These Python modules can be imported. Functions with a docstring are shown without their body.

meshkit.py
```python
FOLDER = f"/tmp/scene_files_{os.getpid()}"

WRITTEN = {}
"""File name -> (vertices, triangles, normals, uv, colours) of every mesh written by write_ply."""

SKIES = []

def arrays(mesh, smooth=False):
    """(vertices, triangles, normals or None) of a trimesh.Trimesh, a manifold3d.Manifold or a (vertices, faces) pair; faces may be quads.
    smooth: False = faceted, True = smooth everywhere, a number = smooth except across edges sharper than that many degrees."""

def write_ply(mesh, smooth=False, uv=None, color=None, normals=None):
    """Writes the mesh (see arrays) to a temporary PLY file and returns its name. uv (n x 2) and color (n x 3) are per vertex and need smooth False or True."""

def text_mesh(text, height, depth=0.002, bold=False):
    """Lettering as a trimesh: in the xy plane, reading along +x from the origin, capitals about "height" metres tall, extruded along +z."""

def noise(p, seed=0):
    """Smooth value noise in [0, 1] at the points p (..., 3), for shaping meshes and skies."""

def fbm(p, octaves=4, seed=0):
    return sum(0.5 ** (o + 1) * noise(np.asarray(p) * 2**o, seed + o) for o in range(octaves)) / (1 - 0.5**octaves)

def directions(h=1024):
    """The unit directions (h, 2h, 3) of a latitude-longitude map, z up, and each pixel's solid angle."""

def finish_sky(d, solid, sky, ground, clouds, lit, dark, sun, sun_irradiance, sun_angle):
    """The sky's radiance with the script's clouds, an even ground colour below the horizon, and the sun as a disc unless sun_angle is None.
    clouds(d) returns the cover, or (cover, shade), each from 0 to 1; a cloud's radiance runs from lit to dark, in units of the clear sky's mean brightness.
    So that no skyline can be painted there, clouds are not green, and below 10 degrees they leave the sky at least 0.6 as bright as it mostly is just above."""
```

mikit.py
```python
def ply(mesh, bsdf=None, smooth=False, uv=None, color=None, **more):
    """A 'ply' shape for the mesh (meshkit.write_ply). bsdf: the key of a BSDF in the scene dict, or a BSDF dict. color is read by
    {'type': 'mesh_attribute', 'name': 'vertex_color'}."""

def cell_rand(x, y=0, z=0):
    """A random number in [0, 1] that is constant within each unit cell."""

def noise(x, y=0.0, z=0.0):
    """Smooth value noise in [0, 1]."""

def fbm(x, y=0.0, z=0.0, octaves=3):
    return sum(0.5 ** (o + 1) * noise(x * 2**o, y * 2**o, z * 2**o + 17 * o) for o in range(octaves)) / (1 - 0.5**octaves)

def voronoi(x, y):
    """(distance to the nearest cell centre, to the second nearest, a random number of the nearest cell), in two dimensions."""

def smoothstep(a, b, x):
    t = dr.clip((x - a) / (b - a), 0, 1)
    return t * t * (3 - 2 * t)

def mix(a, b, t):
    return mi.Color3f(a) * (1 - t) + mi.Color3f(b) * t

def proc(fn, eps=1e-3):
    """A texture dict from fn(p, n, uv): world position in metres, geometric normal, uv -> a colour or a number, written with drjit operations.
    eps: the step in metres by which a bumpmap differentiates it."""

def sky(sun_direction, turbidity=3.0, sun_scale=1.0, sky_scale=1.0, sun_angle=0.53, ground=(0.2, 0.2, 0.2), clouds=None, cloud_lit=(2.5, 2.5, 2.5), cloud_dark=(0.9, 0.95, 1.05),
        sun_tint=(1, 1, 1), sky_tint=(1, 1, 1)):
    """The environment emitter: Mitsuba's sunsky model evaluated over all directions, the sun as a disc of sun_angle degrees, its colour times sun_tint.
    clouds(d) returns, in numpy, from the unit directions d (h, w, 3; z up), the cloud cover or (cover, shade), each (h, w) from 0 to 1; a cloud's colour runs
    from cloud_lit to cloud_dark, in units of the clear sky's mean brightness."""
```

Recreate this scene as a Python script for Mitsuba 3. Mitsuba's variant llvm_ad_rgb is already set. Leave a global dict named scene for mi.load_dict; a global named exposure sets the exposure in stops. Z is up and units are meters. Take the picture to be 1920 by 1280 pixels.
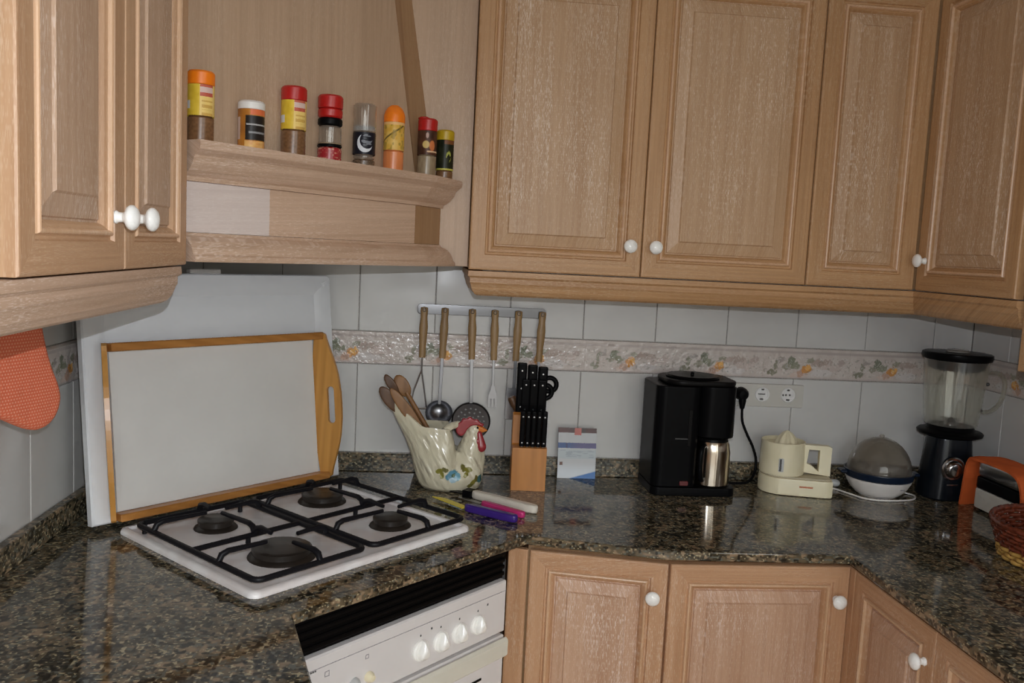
import math, random
import numpy as np, trimesh, shapely
from shapely.geometry import Polygon, LineString
import drjit as dr
import mitsuba as mi
import mikit, meshkit
from mikit import proc, noise, fbm, smoothstep, mix

random.seed(7); rng = np.random.default_rng(7)
T = mi.ScalarTransform4f
scene, labels = {}, {}

# ---------------------------------------------------------------- camera, light, exposure
exposure = -0.10
_yaw, _pitch, _roll = 0.098097, 0.104962, 0.049389
_eye = np.array([0.18047, -2.31395, 1.50578])
_f = np.array([math.sin(_yaw) * math.cos(_pitch), math.cos(_yaw) * math.cos(_pitch), -math.sin(_pitch)])
_r0 = np.array([math.cos(_yaw), -math.sin(_yaw), 0]); _u0 = np.cross(_r0, _f)
_up = -_r0 * math.sin(_roll) + _u0 * math.cos(_roll)
scene['camera'] = {'type': 'perspective', 'fov_axis': 'x', 'fov': 2 * math.degrees(math.atan(960 / 1631.88)), 'near_clip': 0.02, 'far_clip': 60.0,
                   'to_world': T().look_at(origin=_eye.tolist(), target=(_eye + _f).tolist(), up=_up.tolist())}
# overcast daylight through the open terrace door behind the photographer
scene['sky'] = mikit.sky((0.3, -0.8, 0.6), turbidity=4.0, sun_scale=0.0, sky_scale=29.0, ground=(0.30, 0.28, 0.25),
                         clouds=lambda d: np.full(d.shape[:2], 0.85), cloud_lit=(1.0, 0.99, 0.95), cloud_dark=(0.9, 0.9, 0.9))
# the camera's own flash, a few centimetres above the lens: the photograph's shadows show it
scene['flash'] = {'type': 'spot', 'to_world': T().look_at(origin=[0.20, -2.30, 1.572], target=(np.array([0.20, -2.30, 1.572]) + _f).tolist(), up=[0, 0, 1]),
                  'intensity': {'type': 'rgb', 'value': [3.05, 3.2, 3.45]}, 'cutoff_angle': 62.0, 'beam_width': 42.0}

# ---------------------------------------------------------------- materials
def mat(key, color, rough=0.5, spec=0.5, metal=0.0, bump=None, scale=0.001, two=True, **kw):
    if callable(color): color = proc(color)
    elif not isinstance(color, dict): color = {'type': 'rgb', 'value': list(color)}
    b = {'type': 'principled', 'base_color': color, 'roughness': rough, 'metallic': metal, **kw}
    if not metal: b['specular'] = spec
    if bump is not None: b = {'type': 'bumpmap', 'arbitrary': proc(bump), 'scale': scale, 'bsdf': b}
    scene[key] = {'type': 'twosided', 'bsdf': b} if two else b
    return key

def wood_fn(lo, hi, pore, axis, amount=0.5, fine_k=1.0):
    def fn(p, n, uv):
        if axis == 'z': a, t = p.x * 0.83 + p.y * 0.71, p.z
        elif axis == 'x': a, t = p.z + 0.6 * p.y, p.x
        elif axis == 'y': a, t = p.z + 0.6 * p.x, p.y
        else: a, t = p.z + 0.4 * (p.x - p.y), (p.x + p.y) * 0.71
        broad = fbm(a * 16 + 3.1, t * 1.5, 5.0)
        wave = noise(a * 75, t * 1.8, 2.0)
        fine = noise(a * 380, t * 9, 1.0)
        pr = smoothstep(0.46, 0.90, noise(a * 1450, t * 170, 7.0) * 0.75 + 0.25 * noise(a * 200, t * 6, 3.0)) * (0.25 + 0.75 * smoothstep(0.3, 0.7, fbm(a * 7, t * 4, 9.0)))
        c = mix(lo, hi, dr.clip(0.15 + 0.8 * (broad * 0.55 + wave * 0.45) + 0.45 * (fine - 0.5), 0, 1))
        return mix(c, pore, pr * amount)
    return fn

LO, HI, PORE = (0.315, 0.165, 0.070), (0.475, 0.280, 0.136), (0.64, 0.50, 0.36)
WOODS = dict(rough=0.45, spec=0.35)
mat('oak_vertical', wood_fn(LO, HI, PORE, 'z', 0.35), **WOODS)
for ax in 'xyd': mat('oak_horizontal_' + ax, wood_fn(LO, HI, PORE, ax, 0.35), **WOODS)
mat('oak_panel', wood_fn((0.345, 0.198, 0.098), (0.480, 0.318, 0.188), (0.70, 0.59, 0.48), 'z', 0.62), **WOODS)
mat('oak_panel_grey', wood_fn((0.33, 0.205, 0.125), (0.45, 0.31, 0.21), (0.66, 0.56, 0.47), 'z', 0.6), **WOODS)
mat('oak_grey', wood_fn((0.35, 0.235, 0.15), (0.45, 0.315, 0.21), (0.58, 0.47, 0.37), 'z', 0.35), **WOODS)
for ax in 'yd': mat('oak_grey_' + ax, wood_fn((0.38, 0.25, 0.165), (0.53, 0.375, 0.27), (0.72, 0.60, 0.50), ax, 0.5), **WOODS)
mat('oak_pale', wood_fn((0.50, 0.42, 0.38), (0.58, 0.50, 0.455), (0.66, 0.60, 0.56), 'd', 0.35), **WOODS)
for ax in 'zy': mat('oak_left_' + ax, wood_fn((0.335, 0.185, 0.095), (0.475, 0.295, 0.17), (0.62, 0.47, 0.34), ax, 0.40), **WOODS)
for ax in 'zxy': mat('oak_low_' + ax, wood_fn((0.355, 0.182, 0.088), (0.505, 0.295, 0.165), (0.66, 0.53, 0.42), ax, 0.42), **WOODS)
mat('oak_low_panel', wood_fn((0.365, 0.20, 0.115), (0.51, 0.325, 0.215), (0.72, 0.61, 0.53), 'z', 0.62), **WOODS)
mat('oak_bead', wood_fn((0.47, 0.28, 0.15), (0.58, 0.38, 0.235), (0.70, 0.56, 0.43), 'z', 0.4), rough=0.35, spec=0.45)
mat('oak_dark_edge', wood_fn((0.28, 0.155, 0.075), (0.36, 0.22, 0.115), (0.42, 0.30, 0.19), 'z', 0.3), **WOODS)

def granite(p, n, uv):
    w = fbm(p.x * 20, p.y * 20, p.z * 20)
    n1 = noise(p.x * 125, p.y * 125, p.z * 125); n2 = noise(p.x * 190 + 9, p.y * 190, p.z * 190)
    n3 = noise(p.x * 250, p.y * 250 + 4, p.z * 250); n4 = noise(p.x * 80 + 2, p.y * 80, p.z * 80 + 8)
    bl = fbm(p.x * 34 + 5, p.y * 34, p.z * 34, 2)
    c = mix((0.036, 0.030, 0.018), (0.115, 0.088, 0.052), smoothstep(0.35, 0.65, n4 * 0.6 + bl * 0.4))
    c = mix(c, (0.095, 0.098, 0.080), smoothstep(0.60, 0.72, n2))
    c = mix(c, (0.265, 0.188, 0.115), smoothstep(0.53, 0.70, n1 * 0.62 + w * 0.13 + bl * 0.25) * 0.9)
    c = mix(c, (0.40, 0.34, 0.215), smoothstep(0.70, 0.84, n3) * 0.85)
    return mix(c, (0.008, 0.008, 0.006), smoothstep(0.58, 0.72, noise(p.x * 150 + 31, p.y * 150, p.z * 150) * 0.75 + (1 - bl) * 0.25) * 0.9)
mat('granite_polished', granite, rough=0.07, spec=0.55)
mat('granite_edge', granite, rough=0.25, spec=0.5)

def tile_fn(p, n, uv):
    m = fbm(p.x * 7 + p.y * 6, p.z * 7, p.y * 3)
    return mix((0.50, 0.49, 0.465), (0.56, 0.555, 0.54), m)
mat('tile_glaze', tile_fn, rough=0.16, spec=0.45, bump=lambda p, n, uv: noise(p.x * 18 + p.y * 15, p.z * 18, p.y * 9), scale=0.0012)

def band_fn(p, n, uv):
    side = dr.abs(n.x) > 0.5
    s = dr.select(side, p.y + 0.4589 - 0.0145, p.x - 0.2345 + 0.0)
    c0 = noise(p.x * 330 + p.y * 300, p.z * 330)
    s = s - 0.25 * dr.floor(s / 0.25 + 0.5)          # -0.125 .. 0.125 round each orange
    z = p.z - 1.2165
    wob = (noise(p.x * 160 + p.y * 150, p.z * 160) - 0.5) * 0.010
    c = mix((0.47, 0.405, 0.365), (0.55, 0.50, 0.46), fbm(p.x * 60 + p.y * 50, p.z * 60))
    def spot(c, du, dz, ru, rz, col, k=1.0):
        d = dr.square((s - du + wob) / ru) + dr.square((z - dz + wob) / rz)
        return mix(c, col, (1 - smoothstep(0.6, 1.25, d)) * k)
    for du, dz, ru, rz, col, k in (
        (0.040, 0.018, 0.034, 0.010, (0.33, 0.24, 0.20), 0.65), (0.075, 0.004, 0.030, 0.012, (0.50, 0.42, 0.38), 0.8), (0.045, -0.012, 0.030, 0.012, (0.56, 0.52, 0.50), 0.8),
        (-0.045, 0.020, 0.010, 0.014, (0.15, 0.165, 0.11), 0.9), (-0.032, 0.008, 0.016, 0.009, (0.20, 0.21, 0.14), 0.85), (-0.058, 0.004, 0.011, 0.009, (0.23, 0.22, 0.16), 0.8),
        (-0.098, -0.012, 0.014, 0.008, (0.17, 0.17, 0.11), 0.85), (-0.088, 0.010, 0.006, 0.014, (0.20, 0.20, 0.14), 0.8), (-0.075, 0.022, 0.010, 0.007, (0.30, 0.26, 0.24), 0.7),
        (0.010, 0.022, 0.010, 0.007, (0.26, 0.25, 0.18), 0.8), (0.100, 0.020, 0.012, 0.008, (0.36, 0.27, 0.24), 0.6), (-0.020, -0.018, 0.026, 0.008, (0.56, 0.44, 0.38), 0.7),
        (-0.016, -0.012, 0.012, 0.010, (0.46, 0.28, 0.20), 0.8), (0.0, 0.0, 0.0145, 0.0125, (0.55, 0.25, 0.06), 0.95), (0.005, 0.003, 0.007, 0.007, (0.72, 0.42, 0.13), 0.8)):
        c = spot(c, du, dz, ru, rz, col, k)
    inner = smoothstep(-0.022, -0.016, z) * (1 - smoothstep(0.030, 0.036, z))
    c = mix(c, (0.66, 0.65, 0.62), smoothstep(0.70, 0.82, c0) * inner * 0.35)
    c = mix(c, (0.20, 0.19, 0.15), smoothstep(0.78, 0.86, noise(p.x * 210 + p.y * 200, p.z * 240 + 7)) * inner * 0.45)
    c = mix(c, (0.40, 0.345, 0.32), smoothstep(0.040, 0.042, z) * (1 - smoothstep(0.0465, 0.0485, z)) * 0.8)
    return mix(c, (0.42, 0.36, 0.34), (1 - smoothstep(-0.0255, -0.0235, z)) * 0.6)
mat('tile_border_print', band_fn, rough=0.2, spec=0.45, bump=lambda p, n, uv: fbm(p.x * 120 + p.y * 110, p.z * 120), scale=0.0025)
mat('grout', (0.26, 0.24, 0.22), rough=0.9)
mat('wall_paint', (0.62, 0.60, 0.56), rough=0.8)
mat('ceiling_paint', (0.72, 0.71, 0.69), rough=0.9)
mat('floor_tile', lambda p, n, uv: mix((0.36, 0.29, 0.23), (0.44, 0.37, 0.30), fbm(p.x * 5, p.y * 5)), rough=0.3)

mat('enamel_white', (0.62, 0.635, 0.65), rough=0.22)
mat('hob_white', lambda p, n, uv: mix((0.64, 0.60, 0.585), (0.74, 0.73, 0.725), smoothstep(0.3, 0.7, fbm(p.x * 18, p.y * 18))), rough=0.25)
mat('oven_white', (0.62, 0.60, 0.585), rough=0.3)
mat('oven_cream', (0.60, 0.585, 0.50), rough=0.3)
mat('porcelain', (0.80, 0.80, 0.76), rough=0.15)
mat('cast_black', (0.006, 0.006, 0.008), rough=0.42, spec=0.2)
mat('burner_black', (0.018, 0.014, 0.011), rough=0.35, spec=0.3)
mat('black_plastic', (0.0035, 0.0035, 0.004), rough=0.32, spec=0.06)
mat('black_matt', (0.0045, 0.004, 0.004), rough=0.4, spec=0.10)
mat('black_strip', (0.003, 0.0027, 0.0027), rough=0.5, spec=0.06)
mat('chrome', (0.50, 0.50, 0.51), rough=0.18, metal=1.0)
mat('rail_steel', (0.13, 0.13, 0.135), rough=0.2, metal=1.0)
mat('steel', (0.27, 0.27, 0.28), rough=0.25, metal=1.0)
mat('dark_steel', (0.20, 0.20, 0.21), rough=0.3, metal=1.0)
mat('cream_plastic', lambda p, n, uv: mix((0.68, 0.62, 0.42), (0.73, 0.67, 0.48), fbm(p.x * 30, p.y * 30, p.z * 30)), rough=0.32)
mat('cream_dark', (0.40, 0.35, 0.24), rough=0.4)
mat('socket_cream', (0.51, 0.495, 0.45), rough=0.35)
mat('socket_white', (0.68, 0.68, 0.67), rough=0.3)
mat('dark_grey', (0.06, 0.06, 0.06), rough=0.5)
mat('grey_print', (0.28, 0.27, 0.28), rough=0.5)
mat('white_plastic', (0.72, 0.69, 0.65), rough=0.25)
mat('navy_plastic', (0.005, 0.012, 0.028), rough=0.25)
mat('blender_navy', (0.005, 0.007, 0.010), rough=0.22, spec=0.25)
mat('grey_plastic', (0.42, 0.43, 0.42), rough=0.4)
mat('red_light', (0.09, 0.004, 0.005), rough=0.25)
mat('print_red', (0.45, 0.16, 0.08), rough=0.5)
def warm_wood(lo, hi, ax):
    def fn(p, n, uv):
        a = (p.x * 0.7 - p.y * 0.7) if ax == 'z' else p.z + 0.4 * p.y
        t = p.z if ax == 'z' else (p.x + p.y) * 0.7
        return mix(lo, hi, dr.clip(0.6 * noise(a * 160, t * 6) + 0.5 * fbm(a * 30, t * 2), 0, 1))
    return fn
mat('tray_wood', warm_wood((0.27, 0.105, 0.022), (0.45, 0.205, 0.055), 'h'), rough=0.32)
mat('tray_wood_end', warm_wood((0.34, 0.15, 0.03), (0.52, 0.26, 0.065), 'z'), rough=0.3)
mat('tray_base', lambda p, n, uv: mix((0.545, 0.53, 0.505), (0.60, 0.59, 0.565), fbm(p.x * 9 + p.y * 4, p.z * 9)), rough=0.35)
mat('block_wood', warm_wood((0.36, 0.135, 0.028), (0.52, 0.22, 0.055), 'z'), rough=0.4)
mat('handle_wood', warm_wood((0.15, 0.082, 0.030), (0.33, 0.205, 0.085), 'z'), rough=0.45)
mat('spoon_wood', warm_wood((0.12, 0.052, 0.016), (0.28, 0.135, 0.045), 'z'), rough=0.5)
mat('spoon_dark', warm_wood((0.05, 0.022, 0.010), (0.12, 0.055, 0.02), 'z'), rough=0.5)
def glassy(key, tint, haze, weight):
    scene[key] = {'type': 'blendbsdf', 'weight': weight, 'bsdf_0': {'type': 'thindielectric', 'int_ior': 1.5, 'specular_transmittance': {'type': 'rgb', 'value': list(tint)}},
                  'bsdf_1': {'type': 'twosided', 'bsdf': {'type': 'diffuse', 'reflectance': {'type': 'rgb', 'value': list(haze)}}}}
glassy('clear_plastic', (0.86, 0.84, 0.80), (0.50, 0.47, 0.43), 0.12)
glassy('smoke_plastic', (0.76, 0.73, 0.67), (0.34, 0.305, 0.26), 0.20)
glassy('jug_glass', (0.92, 0.92, 0.88), (0.55, 0.54, 0.48), 0.10)

# ---------------------------------------------------------------- geometry helpers
def _boxpts(b, s=(1, 1, 1)):
    pts = []
    for i in (0, 1):
        for j in (0, 1):
            for k in (0, 1):
                c = np.array([i, j, k]) * np.array(s, float); d = np.where(np.array([i, j, k]) == 0, 1, -1) * b
                for a in range(3):
                    q = c + d; q[a] = c[a]; pts.append(q)
    return np.array(pts)
_CF = trimesh.convex.convex_hull(trimesh.Trimesh(_boxpts(0.1), process=False)); 
_ref = _boxpts(0.1); _map = [int(np.argmin(np.linalg.norm(_ref - v, axis=1))) for v in _CF.vertices]
_FACES = np.array(_map)[_CF.faces]
def box(x0, x1, y0, y1, z0, z1, b=0.0015):
    b = min(b, 0.45 * min(x1 - x0, y1 - y0, z1 - z0))
    return trimesh.Trimesh(_boxpts(b, (x1 - x0, y1 - y0, z1 - z0)) + [x0, y0, z0], _FACES, process=False)
def join(*ms): return trimesh.util.concatenate([m for m in ms])
def rot(m, axis, deg, point=(0, 0, 0)):
    m = m.copy(); m.apply_transform(trimesh.transformations.rotation_matrix(math.radians(deg), axis, point)); return m
def move(m, v): m = m.copy(); m.apply_translation(v); return m
def frame(m, o, ex, ey, ez):
    M = np.eye(4); M[:3, 0], M[:3, 1], M[:3, 2], M[:3, 3] = ex, ey, ez, o
    m = m.copy(); m.apply_transform(M); return m
def tri_cap(pts): 
    v, f = trimesh.creation.triangulate_polygon(Polygon(pts), engine='earcut'); return v, f
def area2(p): x, y = p[:, 0], p[:, 1]; return np.sum(x * np.roll(y, -1) - np.roll(x, -1) * y)
def inset(p, d):
    """offsets a counter-clockwise outline inwards by d with mitres"""
    e0 = p - np.roll(p, 1, 0); e1 = np.roll(p, -1, 0) - p
    n0 = np.c_[-e0[:, 1], e0[:, 0]]; n1 = np.c_[-e1[:, 1], e1[:, 0]]
    n0 /= np.linalg.norm(n0, axis=1, keepdims=True); n1 /= np.linalg.norm(n1, axis=1, keepdims=True)
    return p + d * (n0 + n1) / np.maximum(1 + np.sum(n0 * n1, 1), 0.3)[:, None]
def layers(rings, cap0=True, cap1=True):
    """closed rings of equal length -> a skin with caps (rings counter-clockwise seen from above, rising)"""
    n = len(rings[0]); V = np.vstack(rings); F = []
    for k in range(len(rings) - 1):
        for i in range(n):
            a, b = k * n + i, k * n + (i + 1) % n; F += [[a, b, b + n], [a, b + n, a + n]]
    def cap(ring, base, flip):
        v2, f = tri_cap(ring[:, :2]); idx = np.array([int(np.argmin(np.sum((ring[:, :2] - q) ** 2, 1))) for q in v2]) + base
        f = idx[f]; s = np.cross(V[f[0][1]] - V[f[0][0]], V[f[0][2]] - V[f[0][0]])[2]
        return f[:, ::-1] if (s > 0) == flip else f
    F = np.array(F)
    if cap0: F = np.vstack([F, cap(rings[0], 0, True)])
    if cap1: F = np.vstack([F, cap(rings[-1], (len(rings) - 1) * n, False)])
    return trimesh.Trimesh(V, F, process=False)
def prism(pts, z0, z1, b=0.0):
    p = np.array(pts, float)
    if area2(p) < 0: p = p[::-1]
    r = lambda d, z: np.c_[inset(p, d) if d else p, np.full(len(p), z)]
    if b <= 0: return layers([r(0, z0), r(0, z1)])
    return layers([r(b, z0), r(b * 0.3, z0 + b * 0.3), r(0, z0 + b), r(0, z1 - b), r(b * 0.3, z1 - b * 0.3), r(b, z1)])
def rounded_rect(x0, x1, y0, y1, r, n=6):
    out = []
    for cx, cy, a in ((x1 - r, y0 + r, -90), (x1 - r, y1 - r, 0), (x0 + r, y1 - r, 90), (x0 + r, y0 + r, 180)):
        for k in range(n + 1):
            t = math.radians(a + 90 * k / n); out.append((cx + r * math.cos(t), cy + r * math.sin(t)))
    return np.array(out)
def smooth_outline(pts, k=3):
    p = np.array(pts, float)
    for _ in range(k): q = np.roll(p, -1, 0); p = np.stack([0.75 * p + 0.25 * q, 0.25 * p + 0.75 * q], 1).reshape(-1, 2)
    return p
def lathe(prof, n=32, uv=False):
    prof = np.array(prof, float); m = len(prof); a = np.linspace(0, 2 * math.pi, n + 1)
    V = np.stack([prof[None, :, 0] * np.cos(a)[:, None], prof[None, :, 0] * np.sin(a)[:, None], np.broadcast_to(prof[None, :, 1], (n + 1, m))], -1).reshape(-1, 3)
    z = prof[:, 1]; U = np.stack([np.repeat(a / (2 * math.pi), m), np.tile((z - z.min()) / (np.ptp(z) + 1e-9), n + 1)], -1)
    F = []
    for i in range(n):
        for j in range(m - 1):
            p = i * m + j; F += [[p, p + m, p + m + 1], [p, p + m + 1, p + 1]]
    t = trimesh.Trimesh(V, np.array(F), process=False)
    return (t, U) if uv else t
def tube(pts, r, n=8, cap=True, flat=None):
    P = np.array(pts, float); m = len(P); R = np.broadcast_to(np.array(r, float), (m,))
    Tn = np.gradient(P, axis=0); Tn /= np.linalg.norm(Tn, axis=1, keepdims=True)
    up = np.array([0, 0, 1.0]) if abs(Tn[0][2]) < 0.9 else np.array([1.0, 0, 0])
    V = []; a = np.linspace(0, 2 * math.pi, n, endpoint=False); x = np.cross(up, Tn[0]); x /= np.linalg.norm(x)
    for k in range(m):
        x = x - Tn[k] * (x @ Tn[k]); x /= np.linalg.norm(x); y = np.cross(Tn[k], x)
        s = flat or (1, 1)
        V.append(P[k] + R[k] * (np.cos(a)[:, None] * x * s[0] + np.sin(a)[:, None] * y * s[1]))
    V = np.vstack(V); F = []
    for k in range(m - 1):
        for i in range(n):
            p, q = k * n + i, k * n + (i + 1) % n; F += [[p, q, q + n], [p, q + n, p + n]]
    if cap:
        V = np.vstack([V, P[0], P[-1]]); c = len(V) - 2
        for i in range(n): F += [[(i + 1) % n, i, c], [(m - 1) * n + i, (m - 1) * n + (i + 1) % n, c + 1]]
    return trimesh.Trimesh(V, np.array(F), process=False)
def curve(pts, k=6):
    P = np.array(pts, float); Q = np.vstack([2 * P[0] - P[1], P, 2 * P[-1] - P[-2]]); out = []
    for i in range(1, len(Q) - 2):
        for t in np.linspace(0, 1, k, endpoint=False):
            a, b, c, d = Q[i - 1:i + 3]
            out.append(0.5 * (2 * b + (c - a) * t + (2 * a - 5 * b + 4 * c - d) * t * t + (3 * b - a - 3 * c + d) * t ** 3))
    return np.array(out + [P[-1]])
def sweep_plan(path, profile, closed=False):
    """profile of (outward offset, z) along a plan polyline with mitred corners; outward is to the right of travel"""
    P = np.array(path, float); e = np.diff(P, axis=0); e /= np.linalg.norm(e, axis=1, keepdims=True)
    nr = np.c_[e[:, 1], -e[:, 0]]; N = []
    for i in range(len(P)):
        a, b = nr[max(i - 1, 0)], nr[min(i, len(nr) - 1)]; N.append((a + b) / (1 + a @ b))
    N = np.array(N); pr = np.array(profile, float); m = len(pr)
    V = np.vstack([np.c_[P[i] + pr[:, :1] * N[i], pr[:, 1]] for i in range(len(P))]); F = []
    for i in range(len(P) - 1):
        for j in range(m):
            a, b = i * m + j, i * m + (j + 1) % m; F += [[a, b, b + m], [a, b + m, a + m]]
    v2, f = tri_cap(pr); idx = np.array([int(np.argmin(np.sum((pr - q) ** 2, 1))) for q in v2]); f = idx[f]
    F = np.vstack([F, f, f[:, ::-1] + (len(P) - 1) * m])
    t = trimesh.Trimesh(V, F, process=False); trimesh.repair.fix_normals(t); return t
def hull(ms): return trimesh.convex.convex_hull(np.vstack([m.vertices for m in ms]))
def ball(c, r, s=2): m = trimesh.creation.icosphere(subdivisions=s, radius=1.0); m.vertices = m.vertices * np.array(r) + c; return m
def text(t, h, depth=0.0006): return meshkit.text_mesh(t, h, depth)

# ---------------------------------------------------------------- scene bookkeeping
def name_of(base):
    used = lambda k: k in scene or k in labels or any(x.startswith(k + '__') for x in scene)
    if not used(base): return base
    i = 1
    while used(f'{base}_{i:03d}'): i += 1
    return f'{base}_{i:03d}'
def thing(name, label, cat, group=None):
    k = name_of(name); labels[k] = {'label': label, 'category': cat}
    if group: labels[k]['group'] = group
    return k
def obj(name, mesh, m, parent=None, smooth=False, label=None, uv=None, **kw):
    k = name_of(f'{parent}__{name}' if parent else name)
    scene[k] = mikit.ply(mesh, m, smooth=smooth, uv=uv, **kw)
    if label: labels[k] = {'label': label}
    return k
def struct(name, mesh, m, label=None, smooth=False):
    k = obj(name, mesh, m, smooth=smooth); labels[k] = {'kind': 'structure', 'label': label or name.replace('_', ' ')}; return k

# ---------------------------------------------------------------- the room
XL, XR, ZT = -0.554, 1.715, 2.6
struct('wall_back', box(XL - 0.1, XR + 0.1, 0.004, 0.12, 0, ZT, 0), 'grout', 'tiled back wall behind the worktop')
struct('wall_left', box(XL - 0.12, XL - 0.004, -3.9, 0.004, 0, ZT, 0), 'grout', 'tiled wall at the left')
struct('wall_right', box(XR + 0.004, XR + 0.12, -2.5, 0.004, 0, ZT, 0), 'grout', 'tiled wall at the right')
struct('floor', box(XL - 0.12, XR + 1.6, -5.2, 0.12, -0.1, 0, 0), 'floor_tile', 'beige floor')
struct('ceiling', box(XL - 0.12, XR + 1.6, -3.9, 0.12, ZT, ZT + 0.1, 0), 'ceiling_paint', 'white ceiling')
wr = join(box(XL - 0.12, XL + 0.16, -3.9, -3.78, 0, ZT, 0), box(XR - 0.16, XR + 0.12, -3.9, -3.78, 0, ZT, 0), box(XL + 0.16, XR - 0.16, -3.9, -3.78, 2.25, ZT, 0))
struct('wall_rear', wr, 'wall_paint', 'wall with the terrace door behind the camera')

def tile_mesh(w, h, t=0.006, b=0.0014):
    p = np.array([(0, 0), (w, 0), (w, h), (0, h)]); q = inset(p, b); m = len(p)
    return layers([np.c_[p, np.zeros(4)], np.c_[p, np.full(4, t - b)], np.c_[q, np.full(4, t)]], cap0=False)
_tiles = {}
def tile(parent, w, h, M, kind='tile_glaze', name='tile'):
    bev = 0.0014 if kind == 'tile_glaze' else 0.0003
    key = (round(w, 4), round(h, 4), kind)
    if key not in _tiles: _tiles[key] = mikit.ply(tile_mesh(w, h, 0.006, bev), kind)
    scene[name_of(f'{parent}__{name}')] = {**_tiles[key], 'to_world': M}
G = 0.002
rows = [(0.937, 1.187), (1.2735, 1.5235)]
def mat4(ex, ey, ez, o): M = np.eye(4); M[:3, 0], M[:3, 1], M[:3, 2], M[:3, 3] = ex, ey, ez, o; return T(M.tolist())
def tile_wall(parent, s_edges, band_edges, place):
    for z0, z1 in rows:
        for a, b in zip(s_edges[:-1], s_edges[1:]): tile(parent, b - a - G, z1 - z0 - G, place(a + G / 2, z0 + G / 2))
    for a, b in zip(band_edges[:-1], band_edges[1:]): tile(parent, b - a, 0.0835, place(a, 1.1885), 'tile_border_print', 'border_tile')
edges = lambda lo, hi, step, ph: [lo] + [x for x in np.arange(math.ceil((lo - ph) / step) * step + ph, hi, step) if x - lo > 0.004 and hi - x > 0.004] + [hi]
tile_wall('wall_back', edges(XL, XR, 0.2, 0.0), edges(XL, XR, 0.25, 0.109), lambda s, z: mat4((1, 0, 0), (0, 0, 1), (0, -1, 0), (s, 0.006, z)))
tile_wall('wall_left', edges(-1.65, 0.0, 0.2, -0.23), edges(-1.65, 0.0, 0.25, -0.07), lambda s, z: mat4((0, 1, 0), (0, 0, 1), (1, 0, 0), (XL - 0.006, s, z)))
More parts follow.
